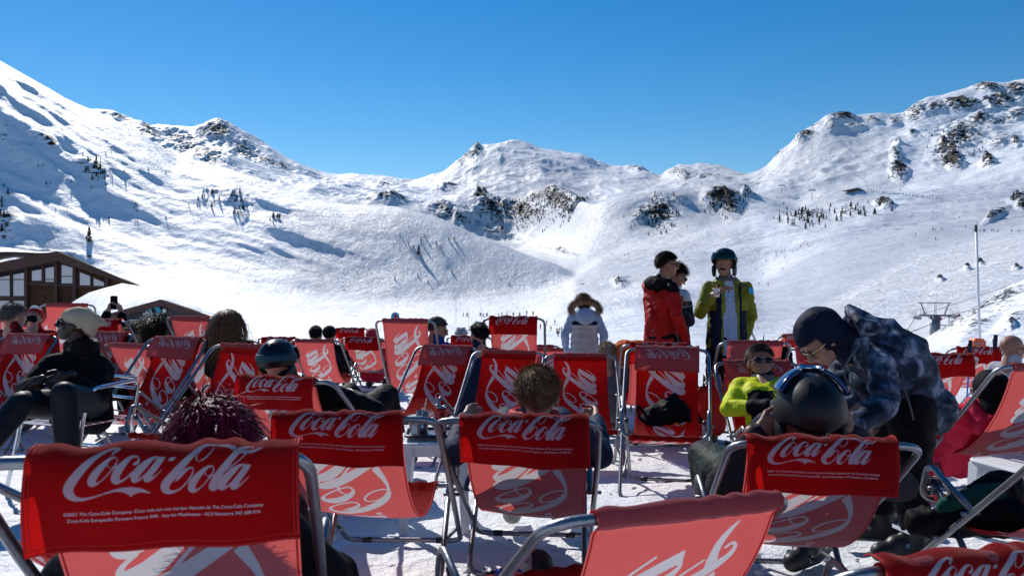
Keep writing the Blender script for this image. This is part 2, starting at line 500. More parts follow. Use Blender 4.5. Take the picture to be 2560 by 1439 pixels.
def rel(dy, rest, lo=-620, hi=270):
    """follow the near-left crest shifted by dy up to px=hi, then the listed points"""
    return [(x, float(Nv(x)) + dy) for x in (-620, -200, 0, 100, 200, hi)] + rest
CURV = [
    (cv([(-620, 1020), (3200, 1020)]), cv([(-620, 22), (3200, 22)]), 1),
    (cv([(-620, 893), (2200, 893), (2300, 884), (2400, 862), (2560, 852), (3200, 760)]), cv([(-620, 60), (3200, 60)]), 22),
    (cv([(-620, 885), (2100, 882), (2220, 872), (2300, 852), (2370, 819), (2450, 768), (2560, 697), (2800, 560), (3200, 400)], 4), cv([(-620, 100), (3200, 100)]), 70),
    (cv([(-620, 872), (2200, 862), (2320, 852), (2400, 835), (2560, 760), (2800, 640), (3200, 520)]), cv([(-620, 135), (3200, 135)]), 8),
    (cv([(-620, 838), (1400, 838), (1640, 832), (1850, 842), (2000, 842), (2100, 830), (2300, 800), (2560, 742), (3200, 600)], 14), cv([(-620, 280), (3200, 280)]), 46),
    (cv([(-620, 812), (1250, 806), (1310, 792), (1370, 770), (1440, 748), (1560, 728), (1640, 715), (1760, 728), (1900, 762), (2000, 752), (2100, 738), (2300, 702), (2560, 640), (3200, 520)], 7), cv([(-620, 430), (3200, 430)]), 46),
    (cv([(-620, 799), (1250, 799), (1340, 797), (1440, 766), (1560, 745), (1640, 730), (1760, 712), (1900, 732), (2100, 690), (2300, 655), (2560, 602), (3200, 480)], 8), cv([(-620, 520), (3200, 520)]), 18),
    (cv([(-620, 740), (0, 718), (400, 712), (560, 716), (700, 735), (800, 752), (900, 762), (1150, 757), (1300, 737), (1380, 716), (1435, 694), (1500, 682), (1650, 672), (1800, 668), (1900, 668), (2000, 640), (2100, 612), (2300, 580), (2560, 572), (3200, 500)], 5), cv([(-620, 700), (3200, 700)]), 56),
    (cv(N_py, 3), cv(N_Y, 10), 190),
    (cv(rel(40, [(440, 425), (700, 487), (850, 530), (1000, 540), (1100, 566), (1200, 610), (1300, 640), (1400, 668), (1440, 670), (1500, 640), (1650, 600), (1800, 562), (1900, 543), (2000, 540), (2100, 530), (2300, 520), (2560, 500), (3200, 440)])), cv([(x, y + 170) for x, y in N_Y], 10), 10),
    (cv(rel(30, [(440, 420), (700, 478), (850, 518), (1000, 524), (1100, 560), (1200, 604), (1280, 622), (1350, 606), (1435, 590), (1480, 572), (1560, 548), (1650, 560), (1700, 540), (1800, 538), (1900, 515), (2000, 522), (2100, 505), (2300, 500), (2560, 485), (3200, 420)])), cv([(-620, 1600), (1300, 1600), (1480, 1150), (3200, 1150)], 12), 60),
    (cv(rel(20, [(440, 404), (560, 402), (700, 452), (850, 478), (960, 486), (1000, 494), (1100, 502), (1180, 480), (1250, 490), (1330, 488), (1400, 480), (1480, 512), (1560, 487), (1650, 463), (1750, 471), (1800, 461), (1850, 467), (1900, 488), (2000, 506), (2060, 484), (2140, 474), (2250, 482), (2400, 472), (2560, 440), (3200, 360)]), 4), cv([(-620, 1850), (1300, 1850), (1480, 1250), (3200, 1250)], 12), 90),
    (cv(rel(24, [(440, 400), (560, 398), (700, 450), (850, 474), (1000, 492), (1100, 500), (1180, 476), (1330, 484), (1400, 477), (1480, 520), (1560, 497), (1650, 473), (1750, 481), (1800, 472), (1850, 477), (1900, 496), (2000, 514), (2060, 492), (2140, 484), (2250, 478), (2400, 452), (2560, 405), (3200, 330)]), 4), cv([(-620, 2000), (1300, 2000), (1480, 1400), (3200, 1400)], 12), 10),
    (cv(rel(28, [(440, 384), (560, 372), (700, 432), (850, 462), (1000, 474), (1150, 458), (1250, 428), (1330, 436), (1480, 462), (1600, 466), (1650, 470), (1700, 452), (1800, 452), (1880, 468), (1960, 432), (2060, 386), (2200, 372), (2400, 342), (2560, 322), (3200, 240)]), 6), cv([(-620, 2300), (1300, 2300), (1600, 2200), (1850, 1800), (3200, 1650)], 12), 90),
    (cv([(x, y if x >= 262 else float(Nv(x)) + 30) for x, y in SKY], 1.6), cv([(-620, 2700), (1150, 2750), (1300, 2900), (1650, 2700), (1850, 2300), (1950, 2000), (3200, 1950)], 12), 130),
    (cv([(x, y + 90) for x, y in SKY], 6), cv([(-620, 3200), (3200, 3200)]), 5),
]
def build_terrain():
    K = len(CURV)
    py = np.array([c[0] for c in CURV]); Yk = np.array([c[1] for c in CURV])
    Zk = CH + (CY - py) / FPX * Yk
    h = np.diff(Yk, axis=0); dl = np.diff(Zk, axis=0) / h
    m = np.zeros_like(Zk)
    a, b = dl[:-1], dl[1:]; w1 = 2 * h[1:] + h[:-1]; w2 = h[1:] + 2 * h[:-1]
    with np.errstate(divide='ignore', invalid='ignore'):
        m[1:-1] = np.where(a * b > 0, (w1 + w2) / (w1 / a + w2 / b), 0)
    m[0] = dl[0]; m[-1] = dl[-1]
    rowsY = [Yk[0][None]]; rowsZ = [Zk[0][None]]
    for k in range(K - 1):
        n = CURV[k + 1][2]
        t = (np.arange(1, n + 1) / n)[:, None]
        H = h[k]
        z = (2 * t ** 3 - 3 * t ** 2 + 1) * Zk[k] + (t ** 3 - 2 * t ** 2 + t) * H * m[k] + (-2 * t ** 3 + 3 * t ** 2) * Zk[k + 1] + (t ** 3 - t ** 2) * H * m[k + 1]
        rowsY.append(Yk[k] + t * H); rowsZ.append(z)
    Y = np.vstack(rowsY); Z = np.vstack(rowsZ)
    X = (PXS[None] - CX) / FPX * Y
    PY = CY - (Z - CH) * FPX / Y
    PX = np.broadcast_to(PXS[None], Y.shape)
    nr, nc = Y.shape
    # rock density, laid out on the mountain sides
    def ell(cx, cy, rx, ry, ang=0):
        c, s = math.cos(R(ang)), math.sin(R(ang))
        dx = PX - cx; dy = PY - cy
        u = (dx * c + dy * s) / rx; v = (-dx * s + dy * c) / ry
        return np.clip(1.25 - np.sqrt(u * u + v * v), 0, 1)
    rock = np.zeros(Y.shape)
    far = Y > 1300
    for (cx, cy, rx, ry, st, an, ly) in ROCKS:
        e = ell(cx, cy, rx, ry, an) * st
        if ly == 'f': e = e * (Y > 1350)
        elif ly == 'n': e = e * (Y < 1350)
        elif ly == 'k': e = e * (Y < 140)
        rock = np.maximum(rock, e)
    # relief noise
    wl = np.clip((Y - 90) / 500, 0, 1)
    z0 = 2.2 * fbm(X / 55, Y / 55, 4) * np.clip((Y - 60) / 250, 0, 1) * (1 - np.clip((Y - 500) / 300, 0, 1) * .3)
    left = np.clip((1050 - PX) / 350, 0, 1) * np.clip((Y - 690) / 120, 0, 1) * (Y < 1400)
    # gullies that run down the left-hand mountain
    ca, sa = math.cos(R(-24)), math.sin(R(-24))
    U = (X * ca + Y * sa); Vv = (-X * sa + Y * ca)
    g = fbm(Vv / 95, U / 420, 4, .5)
    g2 = fbm(Vv / 38 + 9, U / 190, 3, .5)
    crest = np.clip(np.abs(Y - Yk[8][None]) / 60, 0, 1)
    z1 = left * (8 * g + 6.5 * g2 + 3.5 * fbm(Vv / 16, U / 70, 3)) * (.25 + .75 * crest)
    farm = np.clip((Y - 1350) / 300, 0, 1)
    topfade = np.clip((Yk[14][None] - Y) / 200, .12, 1)
    z2 = farm * topfade * (26 * fbm(X / 330, Y / 330, 3) + 26 * (ridged(X / 170 + 3, Y / 210, 4) - .5))
    z2 = z2 + farm * 7 * fbm(X / 60, Y / 60, 4) * (topfade * .8 + .2)
    right = np.clip((PX - 1450) / 150, 0, 1) * np.clip((Y - 640) / 200, 0, 1) * (1 - farm)
    z3 = right * (11 * fbm(X / 130, Y / 130, 5, .55))
    zr = np.clip(rock * 1.4, 0, 1) * np.clip(Y / 1500, .05, 1.2) * (30 * ridged(X / 34, Y / 42, 5) - 8)
    zr = zr * np.clip(.35 + topfade, 0, 1)
    hill = np.clip(1 - np.abs(PX - 1080) / 420, 0, 1) * np.clip((Y - 690) / 60, 0, 1) * np.clip((Yk[8][None] - Y) / 120, 0, 1)
    z4 = hill * (9 * fbm(X / 120 + 5, Y / 160, 3) + 1.6 * fbm(X / 14, Y / 22, 3))
    Z = Z + z0 * (1 - farm) * .8 + z1 + z2 + z3 + zr + z4
    # ski tracks / groomed runs
    track = np.maximum.reduce([ell(1080, 660, 330, 95), ell(1640, 640, 230, 110), ell(2300, 680, 420, 130, -20) * 1.2, ell(1330, 470, 250, 90) * .5, ell(1650, 560, 300, 120, -30), ell(2050, 420, 200, 130) * .5, ell(1000, 560, 300, 50), ell(2250, 800, 260, 90)])
    track = np.clip(track * 1.3, 0, 1) * (Y > 140)
    groom = np.maximum(ell(2140, 650, 420, 62, -28), ell(2350, 560, 300, 55, -14)) * (Y < 1400)
    groom = np.clip(groom * 3, 0, 1)
    track = track * (1 - groom * .9)
    V = np.stack([X, Y, Z], -1).reshape(-1, 3)
    F = grid_faces(nr, nc)
    me = mesh_np('snow_mountains', V, F)
    for nm_, arr in (('rock', rock), ('track', track), ('groom', groom)):
        at = me.attributes.new(nm_, 'FLOAT', 'POINT'); at.data.foreach_set('value', arr.astype(np.float32).ravel())
    link('snow_mountains', me, M['snow_far'], kind='structure', label='snow covered valley and mountain slopes with rock bands')
    return X, Y, Z, nr, nc
# (cx, cy, rx, ry, strength, angle, layer)
ROCKS = [(300, 300, 40, 8, .55, 15, 'f'), (370, 335, 50, 22, .55, 20, 'f'), (450, 350, 70, 34, .52, 15, 'f'), (540, 328, 55, 26, .68, 0, 'f'), (500, 385, 90, 36, .58, 20, 'f'), (610, 370, 60, 30, .5, 35, 'f'), (670, 405, 60, 14, .62, 22, 'f'), (700, 414, 30, 9, .75, 20, 'f'),
    (130, 368, 26, 13, .75, 35, 'n'), (105, 350, 30, 6, .5, 15, 'n'), (232, 428, 48, 26, .52, 30, 'n'), (10, 350, 20, 10, .5, 0, 'n'), (560, 500, 90, 30, .34, 10, 'n'), (600, 545, 20, 22, .5, 0, 'n'), (515, 500, 14, 28, .4, 0, 'n'), (695, 540, 24, 12, .4, 0, 'n'), (20, 570, 30, 40, .55, 20, 'n'), (150, 640, 160, 8, .4, 10, 'n'),
    (1190, 388, 16, 14, .7, 0, 'f'), (1178, 405, 34, 9, .6, -10, 'f'), (1150, 420, 20, 9, .5, -40, 'f'), (875, 463, 35, 9, .55, 0, 'f'), (960, 470, 30, 10, .45, 0, 'f'), (965, 505, 70, 9, .62, 0, 'f'), (1120, 468, 40, 12, .45, -20, 'f'), (1110, 528, 45, 20, .58, 20, 'f'), (1150, 545, 40, 18, .5, 20, 'f'), (1202, 486, 22, 20, .95, 0, 'f'), (1235, 520, 55, 42, .72, 15, 'f'), (1300, 530, 60, 40, .70, 25, 'f'), (1345, 545, 40, 30, .55, 0, 'f'), (1390, 505, 70, 34, .74, 12, 'f'), (1440, 530, 50, 25, .55, 0, 'f'), (1340, 500, 40, 12, .7, 0, 'f'), (1240, 580, 70, 14, .45, 20, 'f'),
    (1480, 395, 50, 10, .42, 25, 'f'), (1590, 432, 40, 7, .4, 10, 'f'), (1700, 440, 40, 10, .5, 0, 'f'), (1760, 445, 60, 8, .45, 0, 'f'),
    (1645, 528, 44, 46, .66, -20, 'n'), (1600, 540, 30, 20, .5, 0, 'n'), (1803, 496, 48, 30, .95, 10, 'n'), (1825, 520, 28, 22, .8, 0, 'n'), (1865, 480, 12, 8, .7, 0, 'n'), (1700, 500, 25, 10, .5, 0, 'n'),
    (1925, 400, 40, 10, .5, -42, 'f'), (1945, 385, 34, 10, .55, -45, 'f'), (2010, 340, 30, 9, .8, -10, 'f'), (2000, 350, 26, 10, .6, -20, 'f'), (2035, 318, 24, 8, .5, -30, 'f'), (2110, 294, 42, 10, .85, 2, 'f'), (2080, 310, 20, 16, .5, -60, 'f'), (2180, 300, 22, 9, .6, 10, 'f'), (2135, 318, 40, 7, .4, 0, 'f'), (2240, 300, 18, 24, .5, 40, 'f'), (2290, 275, 46, 24, .64, -28, 'f'), (2340, 265, 40, 18, .62, -10, 'f'), (2400, 258, 60, 18, .8, 2, 'f'), (2470, 220, 45, 14, .72, 10, 'f'), (2500, 255, 70, 22, .64, 0, 'f'), (2540, 232, 40, 30, .66, 0, 'f'),
    (2395, 365, 90, 40, .62, -40, 'f'), (2450, 305, 34, 20, .74, -20, 'f'), (2380, 412, 30, 20, 1.1, 12, 'f'), (2360, 390, 20, 30, .8, 0, 'f'), (2490, 320, 60, 24, .55, -10, 'f'), (2540, 300, 30, 22, .6, 0, 'f'), (2500, 370, 50, 16, .5, -10, 'f'), (2470, 414, 20, 11, 1.0, -10, 'f'), (2248, 436, 26, 24, .85, 30, 'f'), (2240, 405, 14, 20, .6, -20, 'f'), (2245, 375, 14, 8, .55, 0, 'f'), (2280, 352, 14, 9, .6, 0, 'f'), (2540, 370, 12, 8, .8, 0, 'f'), (2425, 300, 100, 12, .4, -25, 'f'),
    (2010, 540, 60, 20, .50, -8, 'n'), (2210, 515, 26, 12, .85, 8, 'n'), (2120, 530, 40, 14, .45, 0, 'n'), (2545, 505, 26, 10, .8, -10, 'n'), (2490, 540, 36, 9, .8, -25, 'n'), (2555, 520, 16, 10, .9, 0, 'n'), (1550, 705, 22, 14, .6, 0, 'n'), (1400, 632, 40, 6, .5, 10, 'n'),
    (2455, 775, 90, 26, .60, -32, 'k'), (2510, 745, 60, 24, .62, -30, 'k'), (2440, 820, 60, 16, .52, -28, 'k'), (2540, 800, 50, 18, .46, -20, 'k'), (2380, 815, 60, 10, .62, -25, 'k'), (2528, 816, 12, 8, .9, -30, 'k'), (2350, 700, 10, 5, .9, 0, 'n'), (2450, 660, 12, 5, .9, 0, 'n'), (2415, 676, 12, 4, .9, 0, 'n'), (2540, 672, 10, 4, .8, 0, 'n')]
TX, TY, TZ, TR, TC = build_terrain()
TPY = CY - (TZ - CH) * FPX / TY
def on_snow(px, py, ymin=0):
    """the slope point seen at this picture position (first hit from near)"""
    i = int(np.argmin(np.abs(PXS - px)))
    col = TPY[:, i]
    ok = np.where((col <= py) & (TY[:, i] > ymin))[0]
    if len(ok) == 0: return None
    j = ok[0]
    return Vector((TX[j, i], TY[j, i], TZ[j, i]))

# slopes behind the viewer, mirrored by the chalet windows
def back_slopes():
    a = np.linspace(R(100), R(440), 150); r = np.concatenate([np.linspace(45, 300, 16), np.linspace(330, 1600, 60)])
    A, RR = np.meshgrid(a, r)
    keep = np.clip((np.abs(((A - R(90) + math.pi) % (2 * math.pi)) - math.pi) - R(52)) / R(25), 0, 1)
    X = RR * np.cos(A); Y = RR * np.sin(A)
    Z = -3 + keep * (np.clip((RR - 260) / 1340, 0, 1) ** 1.2 * 330 * (.7 + .6 * fbm(X / 500, Y / 500, 3)) + 60 * (ridged(X / 160, Y / 160, 4) - .5) * np.clip((RR - 260) / 500, 0, 1))
    me = mesh_np('snow_slopes', np.stack([X, Y, Z - 25 * (1 - keep)], -1).reshape(-1, 3), grid_faces(len(r), len(a)))
    at = me.attributes.new('rock', 'FLOAT', 'POINT')
    at.data.foreach_set('value', (np.clip((RR - 400) / 700, 0, .85) * (.6 + .8 * fbm(X / 120, Y / 120, 2))).astype(np.float32).ravel())
    link('snow_slopes', me, M['snow_far'], kind='structure', label='snow slopes behind the terrace')
back_slopes()

# ------------------------------------------------------------------ conifers
M['needles'] = mat('dark_needles', (.022, .034, .024), .9, var=.5, vscale=1.2)
M['bark'] = mat('bark', (.05, .035, .025), .9)
def conifer_mesh(seed, h=1.0):
    rs = random.Random(seed); b = MB()
    b.cur = 1; b.tube([(0, 0, -.15), (0, 0, .5), (0, 0, .96)], [.030, .018, .004], 5); b.cur = 0
    lv = 9
    for k in range(lv):
        z = .10 + .86 * (k / lv) ** .95; rad = .24 * (1 - (z - .1) / .98) ** .85 + .015
        n = 8
        for i in range(n):
            if rs.random() < .10: continue
            th = 2 * math.pi * (i + rs.random() * .6) / n + k
            rr = rad * rs.uniform(.6, 1.15); dz = rs.uniform(.03, .07)
            d = Vector((math.cos(th), math.sin(th), 0)); s = Vector((-d.y, d.x, 0)) * rr * rs.uniform(.30, .48)
            top = Vector((0, 0, z + .09)); tip = d * rr + Vector((0, 0, z - dz)); mid = d * rr * .55 + Vector((0, 0, z + .045))
            b.add([top, mid + s, tip, mid - s, mid + Vector((0, 0, -.06))], [(0, 1, 4), (1, 2, 4), (2, 3, 4), (3, 0, 4), (0, 1, 2, 3)])
    return b.mesh('conifer', False, [M['needles'], M['bark']])
CON = [conifer_mesh(i) for i in range(5)]
# (cx, cy, rx, ry, n individual, n extra, height m)
FOREST = [('on the rocky knob beneath the central peak', 'trees on the central rocky slope', (1270, 540, 90, 45), 34, 150, 9, 1350),
    ('on the crag right of the central cliff', 'trees on the central rocky slope', (1415, 520, 80, 40), 30, 130, 9, 1350),
    ('on the dark crag left of the lime jacket man', 'trees on the right middle crags', (1645, 535, 52, 48), 32, 70, 9, 0),
    ('on the steep crag above the helmeted man', 'trees on the right middle crags', (1810, 508, 55, 38), 28, 60, 9, 0),
    ('in the belt of trees below the far hut', 'trees in the belt on the right slope', (2010, 545, 75, 30), 34, 30, 10, 0),
    ('at the right end of the tree belt below the far hut', 'trees in the belt on the right slope', (2140, 530, 75, 22), 16, 8, 10, 0),
    ('by the boulder on the right piste', 'trees in the belt on the right slope', (2212, 518, 38, 12), 10, 0, 9, 0),
    ('on the brown crag high on the right', 'trees on the upper right crags', (2400, 355, 90, 50), 20, 110, 9, 1350),
    ('beside the split rock on the upper right slope', 'trees on the upper right crags', (2245, 425, 28, 38), 10, 24, 9, 1350),
    ('in the upper cluster on the left mountain', 'trees scattered on the left mountain', (235, 430, 55, 26), 16, 0, 9, 0),
    ('in the two dark clumps on the left mountain', 'trees scattered on the left mountain', (515, 505, 20, 34), 10, 0, 9, 0),
    ('in the long dark clump on the left mountain', 'trees scattered on the left mountain', (600, 520, 22, 50), 18, 0, 9, 0),
    ('in the small clump right of the dark clumps on the left mountain', 'trees scattered on the left mountain', (695, 545, 30, 22), 9, 0, 8, 0),
    ('scattered on the open left mountain', 'trees scattered on the left mountain', (230, 440, 230, 130), 34, 0, 6, 0),
    ('at the foot of the left edge crags', 'trees at the left edge', (5, 560, 12, 60), 7, 0, 12, 0),
    ('scattered over the round middle hill', 'trees on the round middle hill', (1085, 612, 75, 34), 11, 0, 6, 0),
    ('along the base of the round middle hill', 'trees on the round middle hill', (960, 690, 260, 50), 10, 0, 5, 0),
    ('by the rock right of the woman in the white jacket', 'trees by the low rock', (1553, 706, 20, 12), 8, 0, 5, 0)]
def plant():
    rs = random.Random(5); k = 0
    stuffV = []; stuffF = []; n0 = 0
    vv = []
    for m in CON:
        a = np.zeros(len(m.vertices) * 3); m.vertices.foreach_get('co', a); vv.append((a.reshape(-1, 3), [tuple(p.vertices) for p in m.polygons]))
    sb = MB()
    for (where, grp, (cx, cy, rx, ry), n, ne, h, ymin) in FOREST:
        for i in range(n + ne):
            for _ in range(6):
                x = cx + rs.gauss(0, .5) * rx; y = cy + rs.gauss(0, .5) * ry
                p = on_snow(x, y, ymin)
                if p is not None: break
            if p is None or p.y > 2600: continue
            s = h * rs.uniform(.30, .80); t = rs.randrange(5)
            if i < n:
                o = link('conifer_tree', CON[t])
                o.location = p; o.scale = (s, s, s); o.rotation_euler = (0, 0, rs.uniform(0, 6.28))
                tag(o, 'small dark conifer ' + where, 'tree', grp)
            else:
                a = rs.uniform(0, 6.28); c, sn = math.cos(a), math.sin(a)
                V, F = vv[t]
                W = [(p.x + s * (q[0] * c - q[1] * sn), p.y + s * (q[0] * sn + q[1] * c), p.z + s * q[2]) for q in V]
                sb.add(W, F)
    me = bpy.data.meshes.new('wood'); me.from_pydata(sb.v, [], sb.f); me.materials.append(M['needles'])
    link('conifer_wood', me, kind='stuff', label='many small conifers clinging to the distant cliffs', cat='wood')
    # named single trees
    for (x, y, h, lab) in [(222, 603, 17, 'dark spruce standing alone above the chalet ridge'), (240, 405, 11, 'single dark conifer on the crest above the upper left clump'), (1046, 632, 11, 'tallest spruce on the round middle hill'), (2535, 500, 11, 'bushy tree at the right edge of the slope')]:
        p = on_snow(x, y + 6)
        o = link('conifer_tree', CON[1]); o.location = p; o.scale = (h, h, h)
        tag(o, lab, 'tree')
plant()

# ------------------------------------------------------------------ distant skiers, markers, lifts
M['skier_dark'] = mat('skier_dark_clothes', (.02, .025, .04), .8)
M['skier_red'] = mat('skier_red_clothes', (.4, .03, .02), .8)
M['skier_blue'] = mat('skier_blue_clothes', (.03, .12, .35), .8)
def skier_mesh(m, seed):
    rs = random.Random(seed); b = MB(); l = .10
    for s in (-1, 1):
        b.tube([(s * .12, .02, .08), (s * .11, .06, .5), (s * .09, 0, .92)], [.06, .08, .10], 6)
        b.tube([(s * .2, 0, 1.42), (s * .32, .12, 1.15), (s * .26, .3, 1.02)], [.06, .055, .045], 5)
        b.box((s * .13, .1, .03), (.05, .8, .02))
        b.tube([(s * .28, .3, 1.05), (s * .42, -.1, .05)], .012, 4)
    b.tube([(0, 0, .85), (0, .02, 1.15), (0, .05, 1.45), (0, .06, 1.55)], [.17, .2, .2, .08], 8)
    b.ell((0, .08, 1.68), (.11, .12, .14), None, 8, 6)
    return b.mesh('skier', True, [m])
SK = [skier_mesh(M['skier_dark'], 1), skier_mesh(M['skier_dark'], 2), skier_mesh(M['skier_blue'], 3), skier_mesh(M['skier_red'], 4)]
def skiers():
    rs = random.Random(9)
    def put(x, y, lab, grp, s=1.0):
        p = on_snow(x, y)
        if p is None: return
        o = link('skier', SK[rs.choice([0, 0, 1, 2, 3, 1])]); o.location = p; o.rotation_euler = (0, 0, rs.uniform(0, 6.28)); o.scale = (s * 1.2, s * 1.2, s * 1.2)
        tag(o, lab, 'skier', grp)
    g = 'skiers in a line across the valley floor'
    for x in (1158, 1165, 1172, 1198, 1203, 1208, 1214, 1219, 1246, 1252, 1270, 1284, 1302, 1318, 1330):
        put(x + rs.uniform(-3, 3), 790 + rs.uniform(0, 3), 'tiny skier in the line crossing the flat valley floor', g, 1.3)
    g = 'skiers below the terrace on the slope'
    for x, y in [(1352, 822), (1361, 815), (1366, 814), (1388, 812), (1376, 828), (1392, 833), (1398, 832), (1404, 830), (1396, 842)]:
        put(x, y, 'small skier on the slope left of the woman in the white jacket', g, 1.0)
    g = 'skiers along the ridge path by the far hut'
    for i in range(26):
        x = 2168 + i * 7.5 + rs.uniform(-2, 2)
        put(x, 476 + (i * .9) + rs.uniform(0, 2), 'tiny skier on the ridge path right of the far hut', g, 1.5)
    g = 'skiers on the lower right piste'
    for x, y in [(1898, 632), (1910, 638), (1915, 634), (1938, 632), (1945, 630), (1955, 631), (1962, 629), (1974, 628), (1982, 630), (1992, 628), (1914, 654), (1940, 640), (1908, 688), (1898, 712), (1888, 676), (2144, 598), (2124, 575)]:
        put(x, y, 'tiny skier on the groomed piste right of the helmeted man', g, .95)
    g = 'skiers on the upper right piste'
    for x, y in [(2290, 562), (2330, 540), (2365, 512), (2380, 510), (2400, 508), (2430, 495), (2455, 500), (2410, 530), (2398, 545), (2334, 575), (2358, 575), (2290, 588), (2340, 600), (2442, 560)]:
        put(x, y, 'tiny skier on the wide upper piste below the brown crag', g, 1.1)
    g = 'skiers waiting along the flat track at right'
    for x, y in [(2436, 580), (2452, 581), (2459, 580), (2462, 579), (2480, 580), (2484, 579), (2494, 580), (2530, 580), (2546, 580), (2330, 578), (2340, 578)]:
        put(x, y, 'tiny skier standing on the flat track right of the flag pole top', g, 1.15)
    for i in range(14):
        put(1430 + i * 21 + rs.uniform(-6, 6), 640 + rs.uniform(-2, 2) - (i * .3), 'tiny skier on the traverse behind the two men in red and black', 'skiers on the long traverse', 1.0)
skiers()
M['marker'] = mat('red_marker', (.55, .025, .02), .6)
M['steel'] = mat('galvanised_steel', (.22, .24, .27), .5, .6, var=.15, vscale=3)
def markers():
    b = MB(); b.tube([(0, 0, -.3), (0, 0, 3.4)], .05, 6); b.tube([(0, 0, .5), (0, 0, 2.2)], [.3, .3], 10)
    me = b.mesh('marker', False, [M['marker']])
    for x, y in [(1963, 646), (1956, 676), (1921, 715), (2000, 618), (2018, 614), (2342, 518), (2240, 578), (2330, 492), (2382, 482), (2353, 578), (2415, 570)]:
        p = on_snow(x, y)
        if p is None: continue
        o = link('piste_marker', me); o.location = p
        tag(o, 'red padded marker post on the right piste', 'marker', 'red marker posts on the right piste')
markers()
def pylon_small(x, y, h, lab, kind=0):
    p = on_snow(x, y)
    if p is None: return
    r = empty('lift_pylon', p, 0, label=lab, cat='pylon', group='distant chairlift pylons')
    b = MB(); b.tube([(0, 0, -2), (0, 0, h)], [h * .035, h * .025], 8); b.build('column', M['steel'], r)
    b = MB(); b.box((0, 0, h), (h * .34, h * .03, h * .035)); b.box((-h * .3, 0, h * .93), (h * .08, h * .2, h * .03)); b.box((h * .3, 0, h * .93), (h * .08, h * .2, h * .03))
    b.box((0, 0, h * 1.07), (h * .22, h * .015, h * .012))
    b.build('crossarm', M['steel'], r)
for a in [(1953, 486, 17, 'tallest distant pylon, left of the far hut'), (2030, 499, 15, 'distant pylon nearest to the far hut'), (1895, 472, 10, 'distant pylon at the notch below the right ridge'), (1715, 470, 9, 'distant pylon on the hump above the two crags'), (1298, 364, 12, 'pylon on top of the central peak'), (1330, 420, 12, 'small pylon on the face of the central peak, upper one'), (1370, 437, 12, 'small pylon on the face of the central peak, lower one')]:
    pylon_small(*a)
